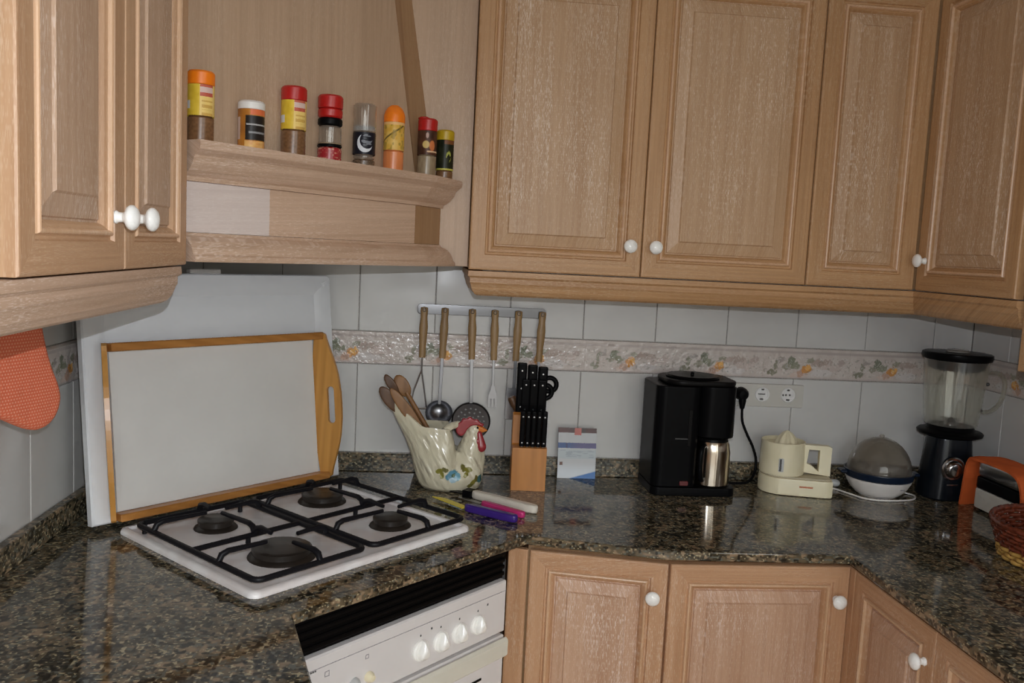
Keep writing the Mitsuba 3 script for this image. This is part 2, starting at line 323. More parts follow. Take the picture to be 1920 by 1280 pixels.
tile_wall('wall_right', edges(-1.6, 0.0, 0.2, -0.16), edges(-1.6, 0.0, 0.25, -0.02), lambda s, z: mat4((0, -1, 0), (0, 0, 1), (-1, 0, 0), (XR + 0.006, s + 0.0, z)) @ T().translate([0, 0, 0]) if False else mat4((0, 1, 0), (0, 0, 1), (-1, 0, 0), (XR + 0.006, s, z)))

# ---------------------------------------------------------------- worktop and backsplash
CT = [(XL + 0.001, -1.9), (0.066, -1.9), (0.066, -1.24), (-0.0196, -0.929), (0.411, -0.521), (0.695, -0.603), (1.087, -0.612), (1.087, -2.15), (XR - 0.001, -2.15), (XR - 0.001, -0.001), (XL + 0.001, -0.001)]
k = thing('worktop', 'speckled dark brown granite worktop running round the kitchen corner', 'worktop')
obj('slab', prism(CT, 0.88, 0.90, 0.003), 'granite_polished', k)
obj('upstand', box(XL + 0.022, XR - 0.022, -0.021, -0.0015, 0.9005, 0.95, 0.002), 'granite_edge', k, label='low granite upstand along the back wall')
obj('upstand', box(XL + 0.001, XL + 0.021, -1.9, -0.0015, 0.9005, 0.95, 0.002), 'granite_edge', k)
obj('upstand', box(XR - 0.021, XR - 0.001, -2.15, -0.0015, 0.9005, 0.95, 0.002), 'granite_edge', k)

# ---------------------------------------------------------------- cabinet doors
FRAME = [(0.0, 0.020), (0.0, 0.003), (0.0015, 0.0005), (0.004, 0.0), (0.0345, 0.0), (0.0365, 0.0045), (0.0395, 0.0050), (0.0412, 0.0035), (0.0490, 0.0035), (0.0500, 0.0045), (0.0525, 0.0062), (0.0560, 0.0115), (0.056, 0.020)]
PANEL = [(0.054, 0.0130), (0.0585, 0.0130), (0.060, 0.0100), (0.084, 0.0040), (0.0865, 0.0005)]
BEAD = [(0.0415, 0.0036), (0.0418, 0.0008), (0.0430, -0.0010), (0.0448, -0.0017), (0.0466, -0.0008), (0.0480, 0.0014), (0.0484, 0.0036)]
def door_parts(w, h):
    """frame strips (left, right, bottom, top) and the raised panel in the door's own plane: x across, z up, y = depth behind the face"""
    def ring(i, d): return np.array([(i, d, i), (w - i, d, i), (w - i, d, h - i), (i, d, h - i)])
    out = []; pr = np.array(FRAME); m = len(pr)
    v2, cf = tri_cap(pr); idx = np.array([int(np.argmin(np.sum((pr - q) ** 2, 1))) for q in v2]); cf = idx[cf]
    for s in (3, 1, 0, 2):
        A = np.array([ring(i, d)[s] for i, d in pr]); B = np.array([ring(i, d)[(s + 1) % 4] for i, d in pr]); F = []
        for j in range(m): a, b = j, (j + 1) % m; F += [[a, b, b + m], [a, b + m, a + m]]
        t = trimesh.Trimesh(np.vstack([A, B]), np.vstack([F, cf, cf[:, ::-1] + m]), process=False); trimesh.repair.fix_normals(t); out.append(t)
    R = [ring(i, d) for i, d in PANEL]; V = np.vstack(R); F = []
    for r in range(len(R) - 1):
        for s in range(4): a, b = 4 * r + s, 4 * r + (s + 1) % 4; F += [[a, b, b + 4], [a, b + 4, a + 4]]
    c = 4 * (len(R) - 1); F += [[c, c + 1, c + 2], [c, c + 2, c + 3]]
    Rb = [ring(i, d) for i, d in BEAD]; Vb = np.vstack(Rb); Fb = []
    for r in range(len(Rb) - 1):
        for q in range(4): a, b = 4 * r + q, 4 * r + (q + 1) % 4; Fb += [[a, b, b + 4], [a, b + 4, a + 4]]
    out.append(trimesh.Trimesh(Vb, np.array(Fb), process=False))
    return out, trimesh.Trimesh(V, np.array(F), process=False)
KNOB = [(0, 0), (0.0075, 0), (0.0082, 0.002), (0.0062, 0.005), (0.0058, 0.010), (0.0085, 0.013), (0.0135, 0.0155), (0.0155, 0.0190), (0.0150, 0.0225), (0.0110, 0.0265), (0.0050, 0.0285), (0, 0.029)]
def door(parent, o, ex, w, z0, z1, knob=None, panel='oak_panel', frame_mats=('oak_vertical', None)):
    """o: the left lower front corner seen from the front; ex: along the door to the right; the door faces ex x z"""
    ex = np.array([ex[0], ex[1], 0.0]); ex /= np.linalg.norm(ex); ey = np.array([-ex[1], ex[0], 0.0]); k = name_of(f'{parent}__door')
    o = np.array([o[0], o[1], z0]); fr, pn = door_parts(w, z1 - z0)
    put = lambda m: frame(m, o, ex, ey, (0, 0, 1))
    obj('stile', put(fr[0]), frame_mats[0], k); obj('stile', put(fr[1]), frame_mats[0], k)
    hz = frame_mats[1] or ('oak_low_' if 'low' in frame_mats[0] else 'oak_horizontal_') + ('x' if abs(ex[0]) > 0.9 else 'y')
    obj('rail', put(fr[2]), hz, k); obj('rail', put(fr[3]), hz, k); obj('bead', put(fr[4]), 'oak_bead', k)
    obj('panel', put(pn), panel, k)
    if knob:
        kn = rot(lathe(KNOB, 24), (1, 0, 0), 90); obj('knob', put(move(kn, (knob[0], 0.0, knob[1] - z0))), 'porcelain', k, smooth=40, label='round white porcelain knob')
    return k
UP0, UP1 = 1.457, 2.14
# upper cabinets on the back wall
k = thing('upper_cabinet', 'wide limed oak wall cabinet with two doors above the utensil rail', 'cabinet')
obj('body', box(0.2685, 1.056, -0.322, -0.002, UP0 + 0.002, UP1, 0.001), 'oak_vertical', k)
door(k, (0.268, -0.345), (1, 0), 0.3935, UP0, UP1, (0.3635, 1.5265))
door(k, (0.6635, -0.345), (1, 0), 0.3925, UP0, UP1, (0.027, 1.5265))
k = thing('upper_cabinet', 'limed oak corner wall cabinet with a narrow door and one along the right wall', 'cabinet')
obj('body', prism([(1.0575, -0.002), (1.0575, -0.322), (1.348, -0.322), (1.348, -0.712), (XR - 0.002, -0.712), (XR - 0.002, -0.002)], UP0 + 0.002, UP1), 'oak_vertical', k)
door(k, (1.0585, -0.345), (1, 0), 0.264, UP0, UP1)
door(k, (1.325, -0.348), (0, -1), 0.355, UP0, UP1, (0.033, 1.5265))
# hanging cabinet at the right edge of the view, deeper downwards
k = thing('tall_wall_cabinet', 'limed oak wall cabinet at the right edge of the photo hanging lower than its neighbour', 'cabinet')
obj('body', box(1.356, XR - 0.002, -1.31, -0.7235, 1.318, UP1, 0.002), 'oak_vertical', k)
door(k, (1.333, -0.7235), (0, -1), 0.29, 1.318, UP1, (0.263, 1.40)); door(k, (1.333, -1.0155), (0, -1), 0.29, 1.318, UP1, (0.027, 1.40))
RAIL = [(0.0, 1.4545), (0.006, 1.4545), (0.007, 1.443), (0.002, 1.4385), (0.002, 1.428), (0.0, 1.424), (-0.004, 1.411), (-0.010, 1.402), (-0.017, 1.398), (-0.030, 1.398), (-0.030, 1.4545)]
k = thing('light_rail', 'moulded oak pelmet under the wall cabinets of the back wall and right corner', 'moulding')
obj('moulding', sweep_plan([(0.274, -0.004), (0.274, -0.340), (1.330, -0.340), (1.330, -0.7150)], RAIL), 'oak_horizontal_x', k)
# upper cabinet on the left wall
k = thing('upper_cabinet', 'limed oak wall cabinet on the left wall with two doors and paired white knobs', 'cabinet')
obj('body', box(XL + 0.002, -0.223, -1.460, -0.900, UP0 + 0.002, UP1, 0.001), 'oak_left_z', k)
door(k, (-0.200, -1.462), (0, 1), 0.2845, UP0, UP1, (0.249, 1.5215), 'oak_panel_grey', ('oak_left_z', 'oak_left_y')); door(k, (-0.200, -1.1755), (0, 1), 0.2765, UP0, UP1, (0.040, 1.5215), 'oak_panel_grey', ('oak_left_z', 'oak_left_y'))
k = thing('light_rail', 'moulded oak pelmet under the wall cabinet on the left wall', 'moulding')
obj('moulding', sweep_plan([(-0.212, -1.70), (-0.212, -0.912), (XL + 0.004, -0.912)], RAIL), 'oak_grey_y', k)

# ---------------------------------------------------------------- corner hood
HC, HU, HN = np.array([0.0185, -0.633]), np.array([0.639, 0.769]), np.array([0.769, -0.639])
hl = lambda u, n: tuple(HC + HU * u + HN * n)
hood = thing('corner_hood', 'oak cooker hood across the corner with a moulded shelf for spice jars', 'cooker hood')
bn = -0.030
PL, PRc, PRe = hl(-0.335, bn), hl(0.235, bn), (0.2000, -0.3165)
TOPM = [(0.0, 1.590), (0.006, 1.590), (0.008, 1.597), (0.014, 1.600), (0.023, 1.606), (0.032, 1.617), (0.037, 1.629), (0.044, 1.634), (0.050, 1.638), (0.0515, 1.645), (0.050, 1.652), (-0.004, 1.652), (-0.004, 1.590)]
BOTM = [(-0.004, 1.508), (0.002, 1.508), (0.006, 1.503), (0.014, 1.501), (0.024, 1.495), (0.032, 1.485), (0.036, 1.474), (0.040, 1.471), (0.042, 1.466), (0.040, 1.462), (-0.004, 1.462)]
obj('shelf', prism([hl(-0.335, -0.0345), hl(0.235, -0.0345), (0.196, -0.318), (0.05, -0.318), hl(-0.335, -0.16)], 1.634, 1.6515), 'oak_grey_d', hood)
obj('cornice', sweep_plan([PL, PRc, PRe], TOPM), 'oak_grey_d', hood, label='moulded shelf edge')
obj('moulding', sweep_plan([PL, PRc, PRe], BOTM), 'oak_grey_d', hood, label='moulded lower edge')
def slab(a, b, z0, z1, t): 
    a, b = np.array(a), np.array(b); d = (b - a) / np.linalg.norm(b - a); nn = np.array([-d[1], d[0]]) * t
    return prism([a, b, b + nn, a + nn], z0, z1)
seam = hl(-0.155, bn)
obj('front_board', slab(PL, seam, 1.5085, 1.5895, 0.018), 'oak_pale', hood, label='paler veneer board')
obj('front_board', slab(seam, PRc, 1.5085, 1.5895, 0.018), 'oak_grey_d', hood)
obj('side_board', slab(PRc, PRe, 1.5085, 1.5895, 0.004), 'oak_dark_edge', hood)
# chimney: front face and side returns narrowing upwards
zb, zt = 1.652, 2.59
fb, ft = hl(0.272, -0.066), hl(0.062, -0.078)
rb, rt = (0.1835, -0.3155), (0.027, -0.3155)
lb, lt = hl(-0.350, -0.066), hl(-0.350, -0.078)
def quad_slab(q, t):
    q = np.array(q, float); n = np.cross(q[1] - q[0], q[3] - q[0]); n /= np.linalg.norm(n); V = np.vstack([q, q - n * t])
    F = [[0, 1, 2], [0, 2, 3], [4, 6, 5], [4, 7, 6]] + [x for i in range(4) for x in ([i, 4 + i, 4 + (i + 1) % 4], [i, 4 + (i + 1) % 4, (i + 1) % 4])]
    return trimesh.Trimesh(V, np.array(F), process=False)
obj('chimney_front', quad_slab([(*lb, zb), (*fb, zb), (*ft, zt), (*lt, zt)], 0.018), 'oak_grey', hood)
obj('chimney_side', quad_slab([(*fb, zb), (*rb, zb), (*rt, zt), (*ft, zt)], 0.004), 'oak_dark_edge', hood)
obj('filler_panel', box(-0.02, 0.2665, -0.3145, -0.298, 1.462, ZT - 0.005, 0.001), 'oak_grey', hood)
obj('filler_panel', slab(hl(-0.36, -0.075), hl(-0.20, -0.23), 1.462, ZT - 0.005, 0.016), 'oak_grey', hood)
obj('underside', prism([hl(-0.325, -0.05), hl(0.225, -0.05), (0.18, -0.3), (0.18, -0.06), (-0.49, -0.06), (-0.49, -0.80), (-0.22, -0.86)], 1.470, 1.476), 'dark_steel', hood)
obj('filter_grille', prism([hl(-0.2, -0.14), hl(0.2, -0.14), hl(0.2, -0.40), hl(-0.2, -0.40)], 1.464, 1.4695, 0.001), 'steel', hood)

# ---------------------------------------------------------------- lower cabinets
DZ0, DZ1 = 0.10, 0.8635
k = thing('lower_cabinet', 'limed oak base cabinet with a single slanting door beside the oven', 'cabinet')
A0, A1 = np.array([0.420, -0.5065]), np.array([0.7085, -0.580]); ad = (A1 - A0) / np.linalg.norm(A1 - A0); an = np.array([-ad[1], ad[0]])
obj('body', prism([A0 + an * 0.023 + (-0.005, 0.012), A1 + an * 0.023 + (-0.004, 0), (0.7035, -0.03), (0.418, -0.03)], 0.10, 0.878), 'oak_vertical', k)
door(k, A0, ad, float(np.linalg.norm(A1 - A0)) - 0.002, DZ0, DZ1, (0.266, 0.792), 'oak_low_panel', ('oak_low_z', None))
obj('corner_post', prism(smooth_outline([(0.417, -0.507), (0.388, -0.4935), (0.376, -0.492), (0.374, -0.486), (0.386, -0.480), (0.417, -0.490)], 2), 0.10, 0.8635), 'oak_low_z', k, smooth=40)
obj('plinth', prism([A0 + an * 0.06, A1 - ad * 0.03 + an * 0.06, A1 - ad * 0.03 + an * 0.075, A0 + an * 0.075], 0.0, 0.0995), 'oak_horizontal_x', k)
k = thing('lower_cabinet', 'limed oak base cabinet with one door facing the room below the coffee machine', 'cabinet')
obj('body', box(0.711, 1.105, -0.556, -0.03, 0.10, 0.878, 0.001), 'oak_vertical', k)
door(k, (0.7115, -0.581), (1, 0), 0.396, DZ0, DZ1, (0.368, 0.792), 'oak_low_panel', ('oak_low_z', None))
obj('plinth', box(0.7235, 1.14, -0.53, -0.515, 0.0, 0.0995, 0.001), 'oak_horizontal_x', k)
k = thing('lower_cabinet', 'limed oak base cabinet along the right wall with two doors', 'cabinet')
obj('body', box(1.132, XR - 0.02, -1.70, -0.565, 0.10, 0.878, 0.001), 'oak_vertical', k)
obj('corner_post', box(1.1085, 1.1315, -0.6005, -0.566, 0.10, 0.8635, 0.002), 'oak_low_z', k)
door(k, (1.1080, -0.602), (0, -1), 0.298, DZ0, DZ1, (0.272, 0.796), 'oak_low_panel', ('oak_low_z', None)); door(k, (1.1080, -0.902), (0, -1), 0.398, DZ0, DZ1, (0.372, 0.796), 'oak_low_panel', ('oak_low_z', None)); door(k, (1.1080, -1.302), (0, -1), 0.39, DZ0, DZ1, (0.03, 0.802), 'oak_low_panel', ('oak_low_z', None))
obj('plinth', box(1.16, 1.175, -1.70, -0.52, 0.0, 0.0995, 0.001), 'oak_horizontal_x', k)
k = thing('lower_cabinet', 'limed oak base cabinet under the worktop at the left of the oven', 'cabinet')
B1, B2 = np.array([0.042, -1.235]), np.array([-0.038, -0.950]); bd = (B2 - B1) / np.linalg.norm(B2 - B1); bnn = np.array([-bd[1], bd[0]])
obj('body', prism([B1 + bnn * 0.023, B2 + bnn * 0.023, (-0.53, -0.950), (-0.53, -1.88), (0.02, -1.88)], 0.10, 0.878), 'oak_vertical', k)
door(k, B1, bd, float(np.linalg.norm(B2 - B1)) - 0.002, DZ0, DZ1, (0.03, 0.792), 'oak_low_panel', ('oak_low_z', None)); door(k, (0.042, -1.85), (0, 1), 0.598, DZ0, DZ1, (0.56, 0.792), 'oak_low_panel', ('oak_low_z', None))

# ---------------------------------------------------------------- oven
OU, ON = np.array([0.70711, 0.70711]), np.array([0.70711, -0.70711])
OC = np.array([0.41, -0.525]) - ON * 0.017
ex3, ez3 = np.array([*OU, 0]), np.array([0, 0, 1.0]); ey3 = np.array([*(-ON), 0])
def onov(m): return frame(m, (OC[0], OC[1], 0), ex3, ey3, ez3)          # x along the front, y into the cabinet
oven = thing('oven', 'white built-in oven with four white knobs under the gas hob', 'oven')
obj('body', onov(box(-0.578, -0.048, 0.02, 0.45, 0.10, 0.8785, 0.002)), 'oven_white', oven)
obj('vent_strip', onov(box(-0.579, -0.046, 0.008, 0.0195, 0.8145, 0.8785, 0.001)), 'black_strip', oven, label='black ridged vent strip')
for i in range(4): obj('vent_ridge', onov(box(-0.579, -0.046, 0.002, 0.0078, 0.8215 + i * 0.0145, 0.830 + i * 0.0145, 0.002)), 'black_strip', oven)
cp = obj('control_panel', onov(box(-0.579, -0.045, -0.004, 0.0195, 0.700, 0.8130, 0.003)), 'oven_white', oven)
obj('trim_line', onov(box(-0.577, -0.047, -0.0046, -0.0041, 0.7900, 0.7912, 0.0001)), 'grey_print', cp)
for u in (-0.297, -0.2425, -0.1895, -0.1345):
    z = 0.742
    base = move(rot(lathe([(0, 0), (0.0205, 0), (0.0205, 0.004), (0.018, 0.0065), (0, 0.0065)], 24), (1, 0, 0), 90), (u, -0.0041, z))
    blade = hull([ball((u, -0.012, z + 0.017), (0.0035, 0.007, 0.004), 1), ball((u - 0.006, -0.014, z - 0.004), (0.006, 0.010, 0.012), 1), ball((u + 0.006, -0.014, z - 0.004), (0.006, 0.010, 0.012), 1), ball((u, -0.020, z + 0.006), (0.0035, 0.006, 0.006), 1)])
    kn = obj('knob', onov(base), 'porcelain', oven, smooth=40); obj('grip', onov(blade), 'porcelain', kn, smooth=50)
    obj('mark', onov(box(u - 0.0015, u + 0.0015, -0.0046, -0.0041, z + 0.027, z + 0.031, 0.0001)), 'dark_grey', cp)
for u in (-0.268, -0.105): obj('mark', onov(box(u - 0.002, u + 0.002, -0.0046, -0.0041, 0.774, 0.778, 0.0001)), 'dark_grey', cp)
def square_ring(u, z, s, t): return join(box(u - s, u + s, -0.0046, -0.0041, z + s - t, z + s, 0.0001), box(u - s, u + s, -0.0046, -0.0041, z - s, z - s + t, 0.0001), box(u - s, u - s + t, -0.0046, -0.0041, z - s, z + s, 0.0001), box(u + s - t, u + s, -0.0046, -0.0041, z - s, z + s, 0.0001))
obj('symbol', onov(square_ring(-0.519, 0.775, 0.005, 0.0012)), 'grey_print', cp); obj('symbol', onov(square_ring(-0.430, 0.775, 0.004, 0.0012)), 'grey_print', cp)
for u in (-0.558, -0.553, -0.5485, -0.544): obj('letter', onov(box(u - 0.0016, u + 0.0016, -0.0046, -0.0041, 0.7865, 0.7895, 0.0001)), 'dark_grey', cp)
for u in (-0.458, -0.425):
    obj('switch', onov(move(rot(lathe([(0, 0), (0.010, 0), (0.010, 0.004), (0.006, 0.012), (0, 0.013)], 20), (1, 0, 0), 90), (u, -0.0041, 0.736))), 'cream_plastic' if u > -0.44 else 'grey_plastic', oven, smooth=40)
obj('door', onov(box(-0.579, -0.045, -0.004, 0.0195, 0.12, 0.6930, 0.003)), 'oven_white', oven)
obj('door_lip', onov(box(-0.579, -0.043, -0.018, -0.0045, 0.648, 0.691, 0.006)), 'oven_cream', oven, label='cream grip strip along the oven door')
obj('door_slot', onov(box(-0.200, -0.115, -0.0052, -0.0042, 0.616, 0.621, 0.0002)), 'black_strip', oven)
obj('window', onov(box(-0.50, -0.12, -0.0052, -0.0042, 0.25, 0.52, 0.0004)), 'black_plastic', oven)

# ---------------------------------------------------------------- gas hob, grids, burners, lid
HO = np.array([-0.062, -0.491])
def onhob(m): return frame(m, (HO[0], HO[1], 0), (0.70711, 0.70711, 0), (-0.70711, 0.70711, 0), (0, 0, 1))
hob = thing('gas_hob', 'white four-burner gas hob with black pan supports set into the granite worktop', 'hob')
R0 = rounded_rect(-0.296, 0.250, -0.253, 0.218, 0.018)
R1 = lambda d, z: np.c_[inset(R0, d), np.full(len(R0), z)]
obj('plate', onhob(layers([R1(0, 0.9005), R1(0, 0.905), R1(0.003, 0.9105), R1(0.010, 0.9125), R1(0.0145, 0.9115), R1(0.0165, 0.9065), R1(0.0175, 0.9065)])), 'hob_white', hob, smooth=50)
for gu0, gu1, bs in ((-0.281, -0.040, ((-0.146, 0.102, 0.036), (-0.146, -0.124, 0.056))), (-0.019, 0.237, ((0.131, 0.108, 0.047), (0.130, -0.124, 0.037)))):
    g = name_of(f'{hob}__pan_support'); z = 0.927; w0, w1 = -0.240, 0.167
    loop = rounded_rect(gu0, gu1, w0, w1, 0.016, 5); loop = np.vstack([loop, loop[:2]])
    obj('frame', onhob(tube(np.c_[loop, np.full(len(loop), z)], 0.0056, 8)), 'cast_black', g, smooth=50)
    obj('crossbar', onhob(tube([(gu0, -0.035, z), ((gu0 + gu1) / 2, -0.035, z), (gu1, -0.035, z)], 0.0054, 8)), 'cast_black', g, smooth=50)
    for x, y in (((gu0 + gu1) / 2, -0.035), (gu0 + 0.012, w1 - 0.008), (gu1 - 0.012, w1 - 0.008)):
        obj('foot', onhob(tube([(x, y, 0.9075), (x, y, z)], 0.005, 8)), 'cast_black', g)
    for bu, bw, br in bs:
        lo, hi = (w0, -0.035) if bw < -0.03 else (-0.035, w1)
        for ax, edge in (('u', gu0), ('u', gu1), ('w', lo), ('w', hi)):
            c = bu if ax == 'u' else bw; s = 1 if c > edge else -1
            q = [edge, edge + s * 0.007, edge + s * 0.020, c - s * br * 0.62]; zz = [z, z + 0.014, z + 0.018, z + 0.016]
            P = [((a, bw, h) if ax == 'u' else (bu, a, h)) for a, h in zip(q, zz)]
            obj('finger', onhob(tube(P, [0.0056, 0.0060, 0.0056, 0.0042], 8)), 'cast_black', g, smooth=50)
        b = obj('burner', move(lathe([(0, 0.9068), (br + 0.008, 0.9068), (br + 0.006, 0.910), (br - 0.002, 0.914), (br - 0.002, 0.920), (br, 0.9205), (br, 0.925), (br - 0.006, 0.928), (0, 0.929)], 32), (*(HO + np.array([0.70711, 0.70711]) * bu + np.array([-0.70711, 0.70711]) * bw), 0)), 'burner_black', hob, smooth=35)
LA = 0.12
lu, ln = np.array([0.70711, 0.70711, 0]), np.array([0.70711 * math.cos(LA), -0.70711 * math.cos(LA), math.sin(LA)]); lv = np.cross(ln, lu)
LO0 = np.array([-0.43, -0.524, 0.915])
def onlid(m): return frame(m, LO0, lu, lv, ln)                         # x along the hob, y up the lid, z towards the room
lid = thing('hob_lid', 'white enamelled hob lid standing open against the tiled corner', 'hob lid')
Q = np.array([(-0.052, 0.0), (0.571, 0.0), (0.571, 0.500), (0.562, 0.508), (-0.043, 0.508), (-0.052, 0.500)]); Qr = lambda d, z: np.c_[inset(Q, d), np.full(len(Q), z)]
obj('panel', onlid(layers([Qr(0.004, -0.026), Qr(0.0, -0.022), Qr(0.0, -0.004), Qr(0.003, 0.0), Qr(0.030, 0.0), Qr(0.046, -0.007), Qr(0.050, -0.008)])), 'enamel_white', lid, smooth=30)
obj('handle_tab', onlid(box(0.190, 0.266, 0.5085, 0.519, -0.020, -0.002, 0.002)), 'enamel_white', lid)
for u in (0.06, 0.46): obj('hinge', onlid(rot(trimesh.creation.cylinder(0.006, 0.03, sections=16), (0, 1, 0), 90).apply_translation((u, -0.007, -0.013))), 'chrome', lid, smooth=40)

# ---------------------------------------------------------------- serving tray leaning on the lid
tray = thing('serving_tray', 'wooden serving tray with an off-white base leaning against the white hob lid', 'tray')
tz = 0.002
obj('base', onlid(box(-0.004, 0.500, 0.022, 0.348, tz, tz + 0.006, 0.001)), 'tray_base', tray)
def tray_rail(y0, y1): return box(-0.012, 0.512, y0, y1, tz + 0.0005, tz + 0.036, 0.002)
obj('rail', onlid(tray_rail(0.3485, 0.3655)), 'tray_wood', tray); obj('rail', onlid(tray_rail(0.006, 0.0215)), 'tray_wood', tray)
def tray_end(splay):
    prof = [(0.006, 0), (0.366, 0), (0.366, 0.036), (0.345, 0.040), (0.31, 0.052), (0.27, 0.064), (0.225, 0.070), (0.186, 0.0715), (0.147, 0.070), (0.102, 0.064), (0.062, 0.052), (0.027, 0.040), (0.006, 0.036)]
    P = Polygon(smooth_outline(prof, 1)); slot = LineString([(0.150, 0.045), (0.222, 0.045)]).buffer(0.0095)
    m = trimesh.creation.extrude_polygon(P.difference(slot), 0.010, engine='earcut')
    # local: x = along the end, y = height over the base, z = thickness -> tray axes
    m = frame(m, (0, 0, 0), (0, 1, 0), (math.sin(splay), 0, math.cos(splay)), (-math.cos(splay), 0, math.sin(splay)) if splay < 0 else (math.cos(splay), 0, -math.sin(splay)))
    return m
for nm, u, s in (('handle_end', 0.5005, math.radians(27)), ('handle_end', -0.0045, -math.radians(26))):
    obj(nm, onlid(move(tray_end(s), (u, 0, tz))), 'tray_wood_end', tray, label='end board with a slotted hand grip')

# ---------------------------------------------------------------- spice jars on the hood shelf
def lab_yellow(p, n, uv):
    u, v = uv.x - 0.75, uv.y
    c = mix((0.60, 0.40, 0.03), (0.66, 0.46, 0.05), noise(u * 20, v * 9))
    c = mix(c, (0.72, 0.52, 0.16), smoothstep(0.02, 0.03, u))
    c = dr.select((u > 0.03) & (u < 0.2) & (v > 0.62), mi.Color3f(0.45, 0.10, 0.06), c)
    c = dr.select((u > 0.03) & (u < 0.2) & (v > 0.74) & (v < 0.92), mi.Color3f(0.58, 0.42, 0.36), c)
    c = dr.select((u > 0.05) & (u < 0.2) & (v < 0.55) & (noise(0.5, v * 26) > 0.62), mi.Color3f(0.55, 0.34, 0.08), c)
    return dr.select((u < -0.10) & (u > -0.22) & (v > 0.22) & (v < 0.48), mi.Color3f(0.60, 0.60, 0.58), c)
def lab_choc(p, n, uv):
    u, v = uv.x - 0.75, uv.y
    c = mix((0.50, 0.20, 0.03), (0.28, 0.10, 0.02), noise(u * 14, v * 4))
    c = dr.select((u > -0.04) & (v > 0.24) & (v < 0.84), mi.Color3f(0.018, 0.014, 0.012), c)
    c = dr.select((u > -0.03) & (v > 0.60) & (v < 0.64), mi.Color3f(0.35, 0.34, 0.33), c)
    c = dr.select((u > 0.0) & (v > 0.40) & (v < 0.45), mi.Color3f(0.22, 0.22, 0.22), c)
    c = dr.select((u > 0.02) & (v > 0.86), mi.Color3f(0.60, 0.14, 0.05), c)
    c = dr.select((u > -0.05) & (v < 0.22), mix((0.62, 0.28, 0.08), (0.72, 0.46, 0.16), noise(u * 30, v * 20)), c)
    return dr.select((u < -0.12) & (v > 0.25) & (v < 0.8), mi.Color3f(0.55, 0.42, 0.36), c)
def lab_moon(p, n, uv):
    u, v = (uv.x - 0.76) * 3.6, (uv.y - 0.5)
    c = mi.Color3f(0.010, 0.010, 0.016)
    d1 = dr.sqrt(dr.square(u - 0.05) + dr.square(v)); d2 = dr.sqrt(dr.square(u - 0.16) + dr.square(v - 0.13))
    c = dr.select((d1 < 0.42) & (d2 > 0.38), mi.Color3f(0.62, 0.64, 0.66), c)
    return dr.select((d2 < 0.30) & (noise(u * 4, v * 22) > 0.6), mi.Color3f(0.16, 0.17, 0.19), c)
def lab_curry(p, n, uv):
    u, v = uv.x - 0.75, uv.y
    c = mix((0.58, 0.33, 0.04), (0.66, 0.44, 0.12), noise(u * 22, v * 7))
    c = mix(c, (0.10, 0.07, 0.02), (1 - smoothstep(0.02, 0.05, dr.abs(v - 0.62 - u * 1.6))) * 0.9)
    c = mix(c, (0.30, 0.20, 0.03), smoothstep(0.55, 0.7, noise(u * 30 + 5, v * 9)) * 0.7)
    return dr.select(v > 0.9, mi.Color3f(0.70, 0.42, 0.16), c)
def lab_dark(p, n, uv):
    u, v = uv.x - 0.75, uv.y
    c = mix((0.035, 0.015, 0.01), (0.10, 0.04, 0.02), noise(u * 12, v * 4))
    c = mix(c, (0.62, 0.45, 0.16), (1 - smoothstep(0.5, 1.0, dr.square((u + 0.02) / 0.07) + dr.square((v - 0.42) / 0.18))) * 0.85)
    c = mix(c, (0.60, 0.18, 0.06), (1 - smoothstep(0.5, 1.0, dr.square((u - 0.09) / 0.06) + dr.square((v - 0.38) / 0.25))) * 0.85)
    c = mix(c, (0.50, 0.34, 0.28), (1 - smoothstep(0.5, 1.0, dr.square((u + 0.0) / 0.03) + dr.square((v - 0.8) / 0.14))) * 0.8)
    return dr.select((u > 0.0) & (v > 0.10) & (v < 0.17), mi.Color3f(0.60, 0.40, 0.24), c)
def lab_olive(p, n, uv):
    u, v = uv.x - 0.75, uv.y
    c = mix((0.010, 0.012, 0.006), (0.022, 0.024, 0.010), noise(u * 20, v * 6))
    c = mix(c, (0.34, 0.36, 0.07), (1 - smoothstep(0.4, 1.0, dr.square((u - 0.07) / 0.06) + dr.square((v - 0.45) / 0.22))) * smoothstep(0.35, 0.6, noise(u * 40, v * 16)))
    c = dr.select((u > -0.02) & (v > 0.86), mi.Color3f(0.16, 0.06, 0.02), c)
    return dr.select(v < 0.06, mi.Color3f(0.50, 0.46, 0.08), c)
for nm, fn in (('label_yellow', lab_yellow), ('label_chocolate', lab_choc), ('label_moon', lab_moon), ('label_curry', lab_curry), ('label_dark', lab_dark), ('label_olive', lab_olive)): mat(nm, fn, rough=0.35, spec=0.2)
mat('lid_orange', (0.76, 0.18, 0.006), rough=0.35); mat('lid_red', (0.38, 0.012, 0.010), rough=0.3); mat('lid_yellow', (0.42, 0.28, 0.010), rough=0.35); mat('lid_white', (0.66, 0.64, 0.60), rough=0.4)
mat('spice_brown', lambda p, n, uv: mix((0.13, 0.062, 0.026), (0.20, 0.10, 0.045), noise(p.x * 300, p.y * 300, p.z * 300)), rough=0.25)
mat('spice_red', lambda p, n, uv: mix((0.32, 0.022, 0.026), (0.50, 0.20, 0.14), smoothstep(0.55, 0.8, noise(p.x * 260, p.y * 260, p.z * 260))), rough=0.25)
mat('spice_orange', (0.62, 0.20, 0.065), rough=0.3)
mat('spice_grey', lambda p, n, uv: mix((0.20, 0.145, 0.085), (0.30, 0.23, 0.14), noise(p.x * 200, p.y * 200, p.z * 90)), rough=0.25)
mat('spice_pepper', lambda p, n, uv: mix((0.035, 0.02, 0.012), (0.20, 0.13, 0.08), noise(p.x * 420, p.y * 420, p.z * 420)), rough=0.3)
SH = 1.6522
